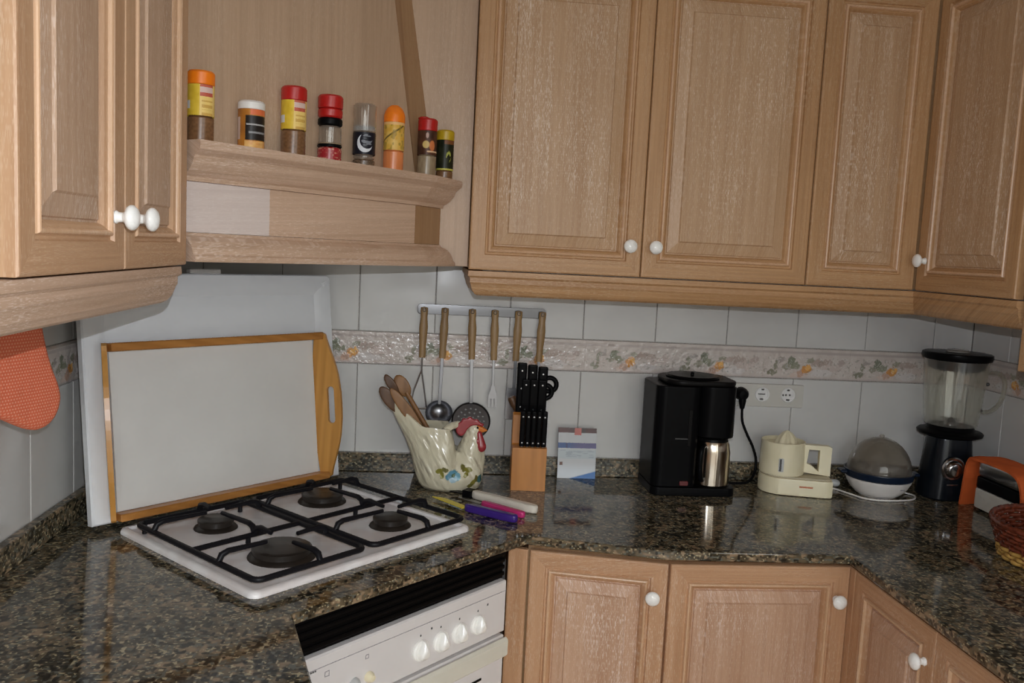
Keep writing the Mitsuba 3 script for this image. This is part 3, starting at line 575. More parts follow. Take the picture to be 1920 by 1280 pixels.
def jar(label, x, y, r, h, segs, lid_mat, lid_z, dome=False, cap2=False):
    """segs: (name, material, z from, z to) of the jar from bottom to lid as fractions of the height"""
    j = thing('spice_jar', label, 'spice jar', None)
    for nm, m, a, b in segs:
        z0, z1 = SH + a * h, SH + b * h; rr = r * (0.97 if nm == 'contents' else 0.95 if nm in ('neck', 'core') else 1.0) * (0.93 if nm == 'glass' else 1.0)
        if nm == 'label': msh, uv = lathe([(rr, z0), (rr, z1)], 40, True)
        else:
            e = min(0.003, (z1 - z0) * 0.3); msh, uv = lathe([(0, z0), (rr - e, z0), (rr, z0 + e), (rr, z1 - e), (rr - e, z1), (0, z1)], 40, True)
        obj(nm, move(msh, (x, y, 0)), m, j, smooth=False if nm != 'label' else True, uv=None if nm != 'label' else uv)
        if nm != 'label': scene[list(scene)[-1]] = mikit.ply(move(msh, (x, y, 0)), m, smooth=40)
    z0, z1 = SH + lid_z * h, SH + h; R = r * 1.02
    if dome: pr = [(0, z0), (R, z0), (R, z0 + (z1 - z0) * 0.40), (R * 0.90, z0 + (z1 - z0) * 0.60), (R * 0.68, z0 + (z1 - z0) * 0.82), (R * 0.35, z1 - 0.001), (0, z1)]
    else: pr = [(0, z0), (R - 0.001, z0), (R, z0 + 0.001), (R, z1 - 0.004), (R - 0.003, z1 - 0.0005), (R - 0.006, z1), (0, z1)]
    if lid_mat:
        lk = obj('lid', move(lathe(pr, 40), (x, y, 0)), lid_mat, j, smooth=40)
        if cap2: obj('flap', move(hull([ball((0.006 * math.cos(t), 0.006 * math.sin(t), 0), (0.012, 0.012, 0.004), 1) for t in (2.2, 3.1, 4.0)]), (x - 0.004, y, z1)), lid_mat, lk, smooth=50)
    return j
jar('spice jar with an orange lid and yellow label, leftmost on the hood shelf', -0.199, -0.828, 0.0212, 0.1150, [('contents', 'spice_brown', 0.0, 0.372), ('label', 'label_yellow', 0.372, 0.80), ('neck', 'spice_brown', 0.373, 0.80)], 'lid_orange', 0.803)
jar('short spice jar with a white lid and brown and black label', -0.134, -0.751, 0.0222, 0.0840, [('label', 'label_chocolate', 0.01, 0.82), ('contents', 'spice_brown', 0.0, 0.815)], 'lid_white', 0.82)
jar('spice jar with a red lid and a yellow label over brown powder', -0.074, -0.679, 0.0222, 0.1250, [('contents', 'spice_brown', 0.0, 0.385), ('label', 'label_yellow', 0.385, 0.795), ('neck', 'spice_brown', 0.386, 0.795)], 'lid_red', 0.797)
jar('spice jar with a tall red cap, black bands and red contents', -0.017, -0.610, 0.0228, 0.1250, [('contents', 'spice_red', 0.0, 0.225), ('band', 'black_plastic', 0.226, 0.268), ('glass', 'clear_plastic', 0.269, 0.540), ('filling', 'spice_grey', 0.270, 0.285), ('band', 'black_plastic', 0.541, 0.66), ('collar', 'lid_red', 0.661, 0.80)], 'lid_red', 0.802)
jar('clear-capped grinder jar with a black label bearing a white crescent', 0.042, -0.539, 0.0222, 0.1240, [('contents', 'spice_pepper', 0.0, 0.13), ('glass', 'clear_plastic', 0.131, 0.205), ('label', 'label_moon', 0.205, 0.545), ('core', 'spice_pepper', 0.207, 0.540), ('cap', 'clear_plastic', 0.546, 0.995), ('stem', 'grey_plastic', 0.5465, 0.66)], None, 1.0)
jar('spice jar with a domed bright orange lid and orange powder', 0.097, -0.472, 0.0212, 0.1360, [('contents', 'spice_orange', 0.0, 0.32), ('label', 'label_curry', 0.322, 0.735), ('neck', 'spice_orange', 0.321, 0.735)], 'lid_orange', 0.737, dome=True)
jar('spice jar with a flip-top red lid and dark picture label', 0.165, -0.391, 0.0205, 0.1240, [('contents', 'spice_grey', 0.0, 0.375), ('label', 'label_dark', 0.375, 0.785), ('neck', 'spice_grey', 0.376, 0.785)], 'lid_red', 0.787, cap2=True)
jar('spice jar with a yellow lid and black label, rightmost on the hood shelf', 0.2045, -0.3455, 0.0190, 0.1080, [('contents', 'spice_brown', 0.0, 0.185), ('label', 'label_olive', 0.186, 0.79), ('neck', 'spice_brown', 0.186, 0.79)], 'lid_yellow', 0.792)

# ---------------------------------------------------------------- oven mitt on the left wall
def mitt_fn(p, n, uv):
    a, b = p.y * 190, p.z * 190; r = dr.floor(b); a = a + 0.5 * (r - 2 * dr.floor(r / 2))
    d = dr.square(a - dr.floor(a) - 0.5) + dr.square(b - r - 0.5)
    return mix((0.76, 0.29, 0.18), (0.66, 0.14, 0.065), smoothstep(0.05, 0.12, d))
mat('mitt_cloth', mitt_fn, rough=0.8, bump=lambda p, n, uv: fbm(p.y * 90, p.z * 90), scale=0.002)
mo = smooth_outline([(.225, 1.395), (.228, 1.345), (.245, 1.28), (.272, 1.225), (.264, 1.19), (.24, 1.170), (.212, 1.167), (.175, 1.185), (.13, 1.21), (.085, 1.232), (.06, 1.225), (.035, 1.20), (.01, 1.20), (0, 1.23), (.005, 1.29), (.03, 1.33), (.03, 1.395)], 2)
if area2(mo) < 0: mo = mo[::-1]
rr = lambda d, z: np.c_[inset(mo, d), np.full(len(mo), z)]
mm = layers([rr(0.006, 0.0), rr(0.0015, 0.002), rr(0.0, 0.006), rr(0.0, 0.014), rr(0.0025, 0.0195), rr(0.007, 0.0225), rr(0.012, 0.0235)])
k = thing('oven_mitt', 'coral oven mitt with tiny dots hanging on the left wall', 'oven mitt')
mang = math.radians(20)
obj('mitt', frame(mm, (XL + 0.004, -1.02, 0), (math.sin(mang), math.cos(mang), 0), (0, 0, 1), (math.cos(mang), -math.sin(mang), 0)), 'mitt_cloth', k, smooth=50)
lx, ly = XL + 0.004 + 0.13 * math.sin(mang) + 0.012, -1.02 + 0.13 * math.cos(mang)
obj('hanging_loop', tube(curve([(lx, ly, 1.388), (lx, ly - 0.008, 1.415), (lx, ly, 1.425), (lx, ly + 0.008, 1.415), (lx, ly, 1.388)], 6), 0.0022, 8), 'mitt_cloth', k, smooth=50)
obj('hook', tube(curve([(XL, ly, 1.432), (lx - 0.02, ly, 1.424), (lx, ly, 1.421), (lx + 0.006, ly, 1.428)], 5), 0.002, 8), 'chrome', thing('wall_hook', 'small metal hook behind the coral oven mitt', 'hook'), smooth=50)

# ---------------------------------------------------------------- utensil rail and hanging utensils
k = thing('utensil_rail', 'chrome wall rail holding six utensils with wooden handles', 'utensil rail')
obj('bar', prism(rounded_rect(0.153, 0.494, 0, 0.026, 0.008), 0, 0.003, 0.0008).apply_transform(np.array([[1, 0, 0, 0], [0, 0, -1, -0.0125], [0.0, 1, 0, 1.3265], [0, 0, 0, 1.0]])), 'rail_steel', k, smooth=40)
for x in (0.195, 0.448): obj('spacer', rot(trimesh.creation.cylinder(0.007, 0.0105, sections=20), (1, 0, 0), 90).apply_translation((x, -0.0068, 1.339)), 'chrome', k, smooth=40)
HX = (0.171, 0.2255, 0.2975, 0.3575, 0.4205, 0.4840)
for x in HX: obj('hook', tube(curve([(x, -0.0156, 1.339), (x, -0.022, 1.339), (x, -0.028, 1.338), (x, -0.029, 1.343)], 4), 0.0016, 8), 'chrome', k, smooth=50)
def uhandle(): return lathe([(0, 0), (0.0085, 0.0), (0.0088, 0.012), (0.0085, 0.030), (0.0105, 0.060), (0.0112, 0.082), (0.0088, 0.106), (0.0098, 0.122), (0.0092, 0.132), (0, 0.134)], 16)
def utensil(name, label, x, tilt, parts):
    k = thing(name, label, 'utensil'); pt = (x, -0.024, 1.338)
    h = rot(move(uhandle(), (0, 0, -0.126)), (0, 0, 1), 0); h.vertices[:, 1] *= 0.62
    obj('handle', rot(move(h, pt), (0, 1, 0), tilt, pt), 'handle_wood', k, smooth=40)
    obj('ring', rot(move(rot(trimesh.creation.torus(0.0042, 0.001, 16, 8), (1, 0, 0), 90), (pt[0], pt[1] - 0.0055, pt[2])), (0, 1, 0), tilt, pt), 'steel', k, smooth=40)
    for nm, m, mt in parts: obj(nm, rot(move(m, pt), (0, 1, 0), tilt, pt), mt, k, smooth=40)
stem = lambda z0, z1, w=0.004, t=0.0012: box(-w, w, -t, t, z1, z0, 0.0006)
def dish(r, depth, t=0.0012, n=28): 
    a = [(r * math.sin(q), -depth * math.cos(q)) for q in np.linspace(0, math.pi / 2, 9)]
    return lathe([(x, z) for x, z in a] + [(x * (1 - t / r), z + (t if i else 0)) for i, (x, z) in reversed(list(enumerate(a)))], n)
wire = []
for s in (-1, 1): wire.append(tube([(0, 0, -0.155), (0, 0, -0.160), (s * 0.014 - 0.004, 0, -0.215), (s * 0.022 - 0.004, 0, -0.262)], 0.0022, 8))
wire.append(tube([(-0.026, 0, -0.262), (0.0, 0, -0.262), (0.018, 0, -0.262)], 0.0026, 8))
utensil('potato_masher', 'wire potato masher with a wooden handle, first from the left on the rail', HX[0], 0.5, [('stem', tube([(0, 0, -0.118), (0, 0, -0.157)], 0.0026, 8), 'chrome'), ('wire_head', join(*wire), 'chrome')])
bowl = move(rot(dish(0.036, 0.030), (1, 0, 0), 52), (0, -0.020, -0.268))
utensil('ladle', 'dark steel ladle with a wooden handle, second from the left on the rail', HX[1], 1.2, [('stem', stem(-0.12, -0.250, 0.0042), 'dark_steel'), ('bowl', bowl, 'dark_steel')])
sk = Polygon([(0.048 * math.cos(t), 0.048 * math.sin(t)) for t in np.linspace(0, 2 * math.pi, 40, endpoint=False)])
for rr_, n_ in ((0.0, 1), (0.012, 6), (0.024, 11), (0.035, 16)):
    for i in range(n_): t = 2 * math.pi * i / n_; sk = sk.difference(shapely.Point(rr_ * math.cos(t), rr_ * math.sin(t)).buffer(0.0028, 4))
skm = trimesh.creation.extrude_polygon(sk, 0.0012, engine='earcut')
skm = join(skm, lathe([(0.0465, 0.0), (0.050, 0.0), (0.052, 0.005), (0.0505, 0.006), (0.048, 0.0012)], 40))
skm = move(rot(skm, (1, 0, 0), 62), (0, -0.006, -0.292))
utensil('skimmer', 'round perforated skimmer with a wooden handle, third from the left on the rail', HX[2], -1.6, [('stem', stem(-0.12, -0.245, 0.0045), 'steel'), ('disc', skm, 'dark_steel')])
fk = prism([(-0.004, 0), (0.004, 0), (0.0055, -0.010), (0.0115, -0.030), (0.0115, -0.060), (0.0075, -0.060), (0.0065, -0.036), (0.0025, -0.036), (0.0020, -0.060), (-0.0020, -0.060), (-0.0025, -0.036), (-0.0065, -0.036), (-0.0075, -0.060), (-0.0115, -0.060), (-0.0115, -0.030), (-0.0055, -0.010)], -0.001, 0.001)
utensil('serving_fork', 'small pronged serving fork with a wooden handle, fourth from the left on the rail', HX[3], -0.9, [('stem', stem(-0.12, -0.196, 0.0032), 'steel'), ('prongs', move(rot(fk, (1, 0, 0), 90), (0, 0, -0.194)), 'steel')])
utensil('spatula', 'steel spatula with a wooden handle hanging behind the knife block', HX[4], 1.0, [('stem', stem(-0.12, -0.20, 0.004), 'steel'), ('blade', box(-0.020, 0.020, -0.001, 0.001, -0.285, -0.20, 0.0005), 'steel')])
utensil('serving_spoon', 'steel serving spoon with a wooden handle, rightmost on the rail', HX[5], 1.6, [('stem', stem(-0.12, -0.215, 0.004), 'steel'), ('bowl', move(rot(dish(0.026, 0.014), (1, 0, 0), 80), (0, -0.002, -0.238)), 'steel')])

# ---------------------------------------------------------------- ceramic hen utensil holder with wooden spoons
HX0, HY0 = 0.2555, -0.150
hen = thing('hen_utensil_holder', 'cream ceramic hen pot with red comb and painted blue flower holding wooden spoons', 'utensil holder')
def hen_fn(p, n, uv):
    x, z = p.x - HX0, p.z - 0.90
    c = mix((0.54, 0.50, 0.36), (0.63, 0.59, 0.45), fbm(p.x * 40, p.y * 40, p.z * 40))
    fr = smoothstep(-0.02, -0.05, n.y * 1.0) * 1.0
    wob = (noise(p.x * 420, p.z * 420) - 0.5) * 0.003
    def spot(c, dx, dz, rx, rz, col, ang=0.0):
        ca, sa = math.cos(ang), math.sin(ang); X, Z = x - dx + wob, z - dz + wob
        d = dr.square((X * ca + Z * sa) / rx) + dr.square((Z * ca - X * sa) / rz)
        return mix(c, col, (1 - smoothstep(0.6, 1.15, d)) * fr)
    G1, G2 = (0.20, 0.185, 0.035), (0.13, 0.12, 0.03)
    for dx, dz, rx, rz, col, a in ((-0.032, 0.056, 0.011, 0.006, G1, 0.3), (-0.018, 0.060, 0.009, 0.006, G2, -0.5), (-0.026, 0.046, 0.006, 0.010, G1, 0.2), (0.027, 0.062, 0.006, 0.010, G2, 0.4), (0.040, 0.057, 0.011, 0.006, G1, -0.2), (0.034, 0.046, 0.008, 0.006, G1, 0.7),
                                   (0.052, 0.024, 0.013, 0.006, G1, 0.9), (0.062, 0.034, 0.005, 0.010, G2, 0.2), (0.045, 0.017, 0.008, 0.005, G2, 0.2),
                                   (0.002, 0.048, 0.014, 0.012, (0.09, 0.25, 0.34), 0), (0.012, 0.042, 0.010, 0.010, (0.15, 0.34, 0.43), 0), (-0.008, 0.042, 0.009, 0.009, (0.07, 0.20, 0.28), 0), (0.002, 0.034, 0.010, 0.007, (0.34, 0.48, 0.55), 0), (0.003, 0.046, 0.005, 0.005, (0.05, 0.10, 0.05), 0),
                                   (0.070, 0.030, 0.006, 0.012, (0.06, 0.16, 0.17), 0)):
        c = spot(c, dx, dz, rx, rz, col, a)
    return c
mat('hen_glaze', hen_fn, rough=0.18, bump=lambda p, n, uv: noise((p.x * 0.8 + p.z * 0.5) * 140, (p.z - p.x) * 24, p.y * 60), scale=0.006)
mat('hen_red', (0.27, 0.026, 0.032), rough=0.25); mat('hen_orange', (0.52, 0.15, 0.025), rough=0.3)
def hen_shell(off, zlo=0.0, nz=22, na=72):
    a = np.linspace(0, 2 * math.pi, na, endpoint=False); c, s = np.cos(a), np.sin(a)
    dip = np.clip((c + 0.10) / 0.22, 0, 1); dip = dip * dip * (3 - 2 * dip)
    H = 0.160 + 0.080 * np.clip((-c - 0.55) / 0.45, 0, 1) ** 1.3 - 0.064 * dip + 0.004 * np.cos(9 * a) * np.clip(0.6 - abs(c), 0, 1)
    rings = []
    for t in np.linspace(0, 1, nz):
        z = zlo + (H - zlo) * t
        rl = np.interp(z, [0, .004, .02, .05, .08, .11, .14, .17, .20, .24], [.072, .079, .086, .096, .103, .113, .127, .143, .158, .174])
        rr2 = np.interp(z, [0, .004, .02, .05, .08, .11, .14, .17], [.066, .072, .078, .082, .083, .081, .076, .070])
        ry = np.interp(z, [0, .004, .03, .07, .11, .15, .235], [.052, .058, .066, .068, .064, .058, .030])
        rx = np.where(c < 0, rl, rr2)
        ry = ry * (1 - 0.5 * dip * np.clip((z - 0.035) / 0.06, 0, 1))
        rings.append(np.c_[(rx - off) * c, np.maximum(ry - off, 0.006) * s, z])
    return rings
ro, ri = hen_shell(0.0), hen_shell(0.005, 0.008)
m = layers(ro + ri[::-1], cap0=True, cap1=True)
obj('pot', move(m, (HX0, HY0, 0.9002)), 'hen_glaze', hen, smooth=50)
P = [(0.040, 0, 0.066, 0.040), (0.0455, 0, 0.095, 0.034), (0.0495, -0.002, 0.120, 0.0265), (0.050, -0.004, 0.143, 0.019), (0.053, -0.006, 0.153, 0.0165)]
nk = join(*[hull([ball(p[:3], p[3], 2), ball(q[:3], q[3], 2)]) for p, q in zip(P[:-1], P[1:])])
obj('neck', move(nk, (HX0, HY0, 0.9)), 'hen_glaze', hen, smooth=True)
obj('neck_bridge', move(tube(curve([(-0.022, -0.040, 0.152), (-0.004, -0.028, 0.163), (0.018, -0.010, 0.163), (0.040, -0.004, 0.152)], 5), 0.009, 10), (HX0, HY0, 0.9)), 'hen_glaze', hen, smooth=True)
comb = prism(smooth_outline([(0.014, 0.136), (0.004, 0.150), (0.008, 0.168), (0.018, 0.172), (0.022, 0.183), (0.032, 0.180), (0.040, 0.188), (0.050, 0.179), (0.060, 0.181), (0.066, 0.171), (0.076, 0.170), (0.073, 0.160), (0.060, 0.166), (0.044, 0.164), (0.034, 0.154), (0.026, 0.138)], 2), -0.006, 0.006, 0.003)
obj('comb', move(rot(comb, (1, 0, 0), 90), (HX0, HY0 - 0.020, 0.9)), 'hen_red', hen, smooth=50, label='red comb')
obj('beak', move(hull([ball((0.062, -0.012, 0.158), (0.009, 0.008, 0.008)), ball((0.082, -0.014, 0.151), (0.003, 0.003, 0.003)), ball((0.064, -0.012, 0.148), (0.006, 0.006, 0.006))]), (HX0, HY0, 0.9)), 'hen_orange', hen, smooth=True, label='orange beak')
obj('wattle', move(join(hull([ball((0.065, -0.016, 0.142), (0.007, 0.007, 0.008)), ball((0.071, -0.020, 0.110), (0.013, 0.009, 0.014))]), ball((0.062, -0.020, 0.122), (0.007, 0.007, 0.012))), (HX0, HY0, 0.9)), 'hen_red', hen, smooth=True, label='red wattle')
obj('eye', move(ball((0.060, -0.0195, 0.158), (0.003, 0.002, 0.003)), (HX0, HY0, 0.9)), 'black_plastic', hen, smooth=True)
def spoon(name, label, foot, tip, w, l, mt, fork=False):
    foot, tip = np.array(foot), np.array(tip); d = tip - foot; L = np.linalg.norm(d); ez = d / L; ex = np.cross((0, -1, 0), ez); ex /= np.linalg.norm(ex); ey = np.cross(ez, ex)
    k = thing(name, label, 'wooden spoon')
    obj('handle', frame(tube([(0, 0, 0), (0, 0, L - l * 0.8)], [0.0055, 0.0065], 10), foot, ex, ey, ez), mt, k, smooth=50)
    hd = ball((0, 0, 0), (w, 0.006, l / 2), 2); hd.vertices[:, 1] += 0.004 * (hd.vertices[:, 0] / w) ** 2
    obj('head', frame(move(hd, (0, 0, L - l / 2)), foot, ex, ey, ez), mt, k, smooth=True)
fo = np.array([HX0, HY0, 0.9])
spoon('wooden_spoon', 'dark wooden spoon leaning out of the hen pot, leftmost', fo + (0.020, 0.000, 0.020), fo + (-0.186, -0.012, 0.252), 0.017, 0.085, 'spoon_dark')
spoon('wooden_spoon', 'dark-tipped wooden spoon rising highest from the hen pot', fo + (0.010, 0.024, 0.020), fo + (-0.176, 0.010, 0.280), 0.011, 0.060, 'spoon_dark')
spoon('wooden_spoon', 'brown wooden spoon with a broad round bowl in the middle of the hen pot', fo + (0.014, 0.010, 0.020), fo + (-0.148, 0.020, 0.278), 0.018, 0.062, 'spoon_wood')
spoon('wooden_spoon', 'plain brown wooden spoon lying nearest on the rim of the hen pot', fo + (0.022, -0.018, 0.020), fo + (-0.160, -0.024, 0.252), 0.014, 0.130, 'spoon_wood')

# ---------------------------------------------------------------- knife block with knives
KB = np.array([0.452, -0.130])
kb = thing('knife_block', 'stepped wooden knife block full of black-handled knives', 'knife block')
side = [(0.045, 0.0), (0.045, 0.185), (0.006, 0.192), (-0.002, 0.186), (-0.002, 0.113), (-0.006, 0.110), (-0.045, 0.110), (-0.045, 0.0)]     # (depth, height)
def onkb(m): return frame(m, (KB[0], KB[1], 0.9004), (0.998, -0.06, 0), (0.06, 0.998, 0), (0, 0, 1))
blk = prism([(a, b) for a, b in side], -0.044, 0.044, 0.0015)
obj('block', onkb(frame(blk, (0, 0, 0), (0, 1, 0), (0, 0, 1), (1, 0, 0))), 'block_wood', kb, smooth=False)
def khandle(w, t, h): return prism(rounded_rect(-w, w, -t, t, min(w, t) * 0.6, 3), 0, h, 0.0025)
def knife(label, x, y, z, w, t, h, tilt, rivets=2, name='kitchen_knife'):
    k = thing(name, label, 'knife'); pt = (x, y, z)
    bl = obj('blade', onkb(rot(box(x - w * 0.5, x + w * 0.5, y - 0.001, y + 0.001, z - 0.05, z + 0.002, 0.0005), (1, 0, 0), tilt, pt)), 'steel', k)
    obj('handle', onkb(rot(move(khandle(w, t, h), (x, y, z + 0.001)), (1, 0, 0), tilt, pt)), 'black_plastic', k, smooth=40)
    for i in range(rivets):
        q = lathe([(0, 0), (0.0022, 0), (0.0022, 0.0006), (0, 0.0008)], 12)
        obj('rivet', onkb(rot(move(rot(q, (1, 0, 0), 90), (x, y - t, z + h * (0.12 if i == 0 else 0.86 if i == 1 else 0.5))), (1, 0, 0), tilt, pt)), 'chrome', k)
for i, lab in enumerate(('leftmost', 'second', 'middle', 'fourth', 'rightmost')):
    knife(f'{lab} small steak knife in the front row of the knife block', -0.020 + i * 0.0138, -0.028, 0.1105, 0.0066, 0.0068, 0.092, 4, name='steak_knife')
for i, (lab, h) in enumerate((('leftmost tall black-handled knife at the back of the knife block', 0.128), ('second tall black-handled knife at the back of the knife block', 0.124), ('third tall black-handled knife at the back of the knife block', 0.120))):
    knife(lab, -0.026 + i * 0.027, 0.018, 0.190, 0.0122, 0.009, h, 3, rivets=3)
for i, lab in enumerate(('short black-handled knife in the middle row of the knife block, left', 'short black-handled knife in the middle row of the knife block, centre', 'short black-handled knife in the middle row of the knife block, right')):
    knife(lab, -0.015 + i * 0.021, 0.0035, 0.1905, 0.0100, 0.0040, 0.088, 6)
k = thing('kitchen_scissors', 'black-handled scissors at the right end of the knife block', 'scissors')
for i, (x, z) in enumerate(((0.036, 0.245), (0.040, 0.262))):
    obj('handle', onkb(move(rot(trimesh.creation.torus(0.018, 0.0062, 24, 10), (1, 0, 0), 90), (x + i * 0.008, 0.024 + i * 0.012, z)).apply_scale(1.0)), 'black_plastic', k, smooth=True)
obj('blades', onkb(box(0.032, 0.040, 0.022, 0.026, 0.155, 0.238, 0.001)), 'steel', k)
k = thing('honing_steel', 'dark brown round-ended handle poking out at the left of the knife block', 'kitchen tool')
obj('handle', onkb(tube(curve([(-0.030, 0.036, 0.190), (-0.040, 0.036, 0.206), (-0.050, 0.036, 0.226)], 5), [0.009] * 5 + [0.011] * 5 + [0.009], 12)), 'spoon_dark', k, smooth=50)

# ---------------------------------------------------------------- leaflet leaning on the wall
def leaflet_fn(p, n, uv):
    u, v = uv.x, uv.y
    c = mix((0.44, 0.45, 0.46), (0.52, 0.56, 0.60), smoothstep(0.35, 0.10, v))
    c = mix(c, (0.36, 0.42, 0.44), smoothstep(0.38, 0.40, v) * smoothstep(0.58, 0.56, v) * 0.7)
    ln = (noise(u * 7, v * 60) > 0.55) & (v > 0.40) & (v < 0.56) & (u > 0.06) & (u < 0.94)
    c = dr.select(ln, mi.Color3f(0.30, 0.34, 0.37), c)
    c = dr.select((v > 0.60) & (v < 0.705), mix((0.016, 0.06, 0.20), (0.075, 0.065, 0.18), smoothstep(0.2, 0.6, u)), c)
    c = dr.select((v > 0.60) & (v < 0.705) & (noise(u * 9, 3.0) > 0.66), mi.Color3f(0.025, 0.03, 0.12), c)
    c = dr.select((v > 0.905), mix((0.012, 0.008, 0.007), (0.08, 0.010, 0.010), noise(u * 5, 1.0)), c)
    c = dr.select((v > 0.86) & (u > 0.42) & (u < 0.60), mi.Color3f(0.42, 0.10, 0.08), c)
    c = dr.select((v > 0.26) & (v < 0.325) & (u > 0.05) & (u < 0.13), mi.Color3f(0.10, 0.035, 0.02), c)
    return mix(c, (0.015, 0.12, 0.36), smoothstep(0.0, 0.03, u * 0.22 - 0.055 - v))
mat('leaflet_print', leaflet_fn, rough=0.35)
def flat_card(w, h, t):
    V = np.array([(0, 0, 0), (w, 0, 0), (w, h, 0), (0, h, 0), (0, 0, -t), (w, 0, -t), (w, h, -t), (0, h, -t)], float)
    F = np.array([[0, 1, 2], [0, 2, 3], [5, 4, 7], [5, 7, 6], [0, 4, 5], [0, 5, 1], [1, 5, 6], [1, 6, 2], [2, 6, 7], [2, 7, 3], [3, 7, 4], [3, 4, 0]])
    return trimesh.Trimesh(V, F, process=False), V[:, :2] / [w, h]
cm, cuv = flat_card(0.104, 0.136, 0.004); ca = math.radians(7)
k = thing('leaflet', 'small printed card with a dark red heading and blue stripe leaning on the back wall', 'leaflet')
obj('card', frame(cm, (0.5440, -0.0430, 0.9005), (1, 0.0, 0), (0, math.sin(ca), math.cos(ca)), (0, -math.cos(ca), math.sin(ca))), 'leaflet_print', k, uv=cuv)

# ---------------------------------------------------------------- coffee machine
cm_ = thing('coffee_machine', 'black filter coffee machine with a steel jug and a red switch', 'coffee machine')
CX, CY = 0.765, -0.192                                                   # left front corner on the worktop
def oncm(m): return move(m, (CX, CY, 0.9004))
obj('base', oncm(prism(rounded_rect(0.0, 0.222, 0.0, 0.165, 0.022), 0.0, 0.022, 0.003)), 'black_plastic', cm_, smooth=40)
obj('column', oncm(prism(rounded_rect(0.000, 0.118, 0.0, 0.163, 0.026), 0.0225, 0.283, 0.004)), 'black_plastic', cm_, smooth=40)
obj('top', oncm(prism(rounded_rect(0.030, 0.216, 0.004, 0.162, 0.045), 0.284, 0.297, 0.004)), 'black_matt', cm_, smooth=40)
lk = obj('lid', oncm(move(lathe([(0, 0.2975), (0.068, 0.2975), (0.070, 0.300), (0.066, 0.304), (0.020, 0.306), (0, 0.306)], 40), (0.112, 0.082, 0))), 'black_plastic', cm_, smooth=40)
obj('lid_knob', oncm(move(lathe([(0, 0.306), (0.005, 0.306), (0.004, 0.310), (0.0055, 0.313), (0, 0.315)], 16), (0.104, 0.060, 0))), 'black_plastic', lk, smooth=40)
obj('filter_housing', oncm(prism(rounded_rect(0.1185, 0.216, 0.006, 0.150, 0.034), 0.150, 0.2835, 0.004)), 'black_plastic', cm_, smooth=40)
jug_ = thing('coffee_jug', 'small steel coffee jug standing in the black coffee machine', 'jug')
mat('jug_steel', (0.60, 0.52, 0.42), rough=0.16, metal=1.0)
jx, jy = 0.1675, 0.052
obj('body', oncm(move(lathe([(0, 0.0225), (0.045, 0.0225), (0.048, 0.026), (0.048, 0.110), (0.044, 0.130), (0.041, 0.138), (0, 0.138)], 40), (jx, jy, 0))), 'jug_steel', jug_, smooth=40)
obj('lid', oncm(move(lathe([(0, 0.1385), (0.040, 0.1385), (0.039, 0.145), (0, 0.146)], 40), (jx, jy, 0))), 'black_plastic', jug_, smooth=40)
obj('handle', oncm(tube(curve([(jx - 0.030, jy - 0.030, 0.128), (jx - 0.042, jy - 0.048, 0.122), (jx - 0.046, jy - 0.052, 0.085), (jx - 0.040, jy - 0.048, 0.046), (jx - 0.030, jy - 0.032, 0.040)], 6), 0.0065, 10)), 'black_plastic', jug_, smooth=50)
sw = rounded_rect(-0.0115, 0.0115, -0.006, 0.006, 0.003)
obj('switch', oncm(move(rot(prism(sw, 0, 0.003, 0.0008), (1, 0, 0), 90), (0.082, 0.0, 0.034))), 'red_light', cm_, label='red switch')
obj('water_gauge', oncm(box(0.084, 0.094, -0.0012, 0.004, 0.13, 0.225, 0.001)), 'black_matt', cm_)
obj('seam', oncm(box(0.052, 0.086, -0.0010, 0.002, 0.1475, 0.1505, 0.0004)), 'dark_grey', cm_)
# socket strip and plug
so = thing('socket_plate', 'cream triple wall socket beside the coffee machine', 'socket')
obj('plate', frame(prism(rounded_rect(1.020, 1.229, 1.107, 1.171, 0.004), 0, 0.009, 0.002), (0, -0.0004, 0), (1, 0, 0), (0, 0, 1), (0, -1, 0)), 'socket_cream', so, smooth=40)
for i, x in enumerate((1.0455, 1.1095, 1.1830)):
    c = obj('outlet', move(rot(lathe([(0, 0.0005), (0.0150, 0.0005), (0.0160, 0.0030), (0.0195, 0.0035), (0.0205, 0.002), (0.0205, 0)], 28), (1, 0, 0), 90), (x, -0.0095, 1.1425)), 'socket_white', so, smooth=40)
    if i:
        for dx, dz, w, h in ((0, 0.0135, 0.0035, 0.0018), (0.0 if i == 2 else -0.002, -0.0135, 0.0045, 0.0022)): obj('earth_clip', box(x + dx - w, x + dx + w, -0.0135, -0.0105, 1.1425 + dz - h, 1.1425 + dz + h, 0.0005), 'dark_grey', c)
        if i == 1: obj('pin_slot', box(x - 0.012, x + 0.008, -0.0112, -0.0102, 1.1415, 1.1445, 0.0003), 'dark_grey', c)
        else:
            for dx in (-0.0150, -0.0055, 0.0055): obj('pin_hole', move(rot(trimesh.creation.cylinder(0.0026, 0.001, sections=12), (1, 0, 0), 90), (x + dx, -0.0106 - (0.003 if dx < -0.01 else 0), 1.1425)), 'dark_grey', c)
pc = thing('power_plug', 'black plug in the wall socket with its cable dropping behind the coffee machine', 'plug')
obj('body', move(rot(lathe([(0, 0), (0.018, 0), (0.0185, 0.004), (0.017, 0.020), (0.012, 0.030), (0, 0.031)], 24), (1, 0, 0), 90), (1.0455, -0.0135, 1.1440)), 'black_plastic', pc, smooth=40)
obj('sleeve', tube([(1.0455, -0.030, 1.150), (1.0455, -0.034, 1.125), (1.046, -0.034, 1.105)], [0.011, 0.010, 0.006], 12), 'black_plastic', pc, smooth=50)
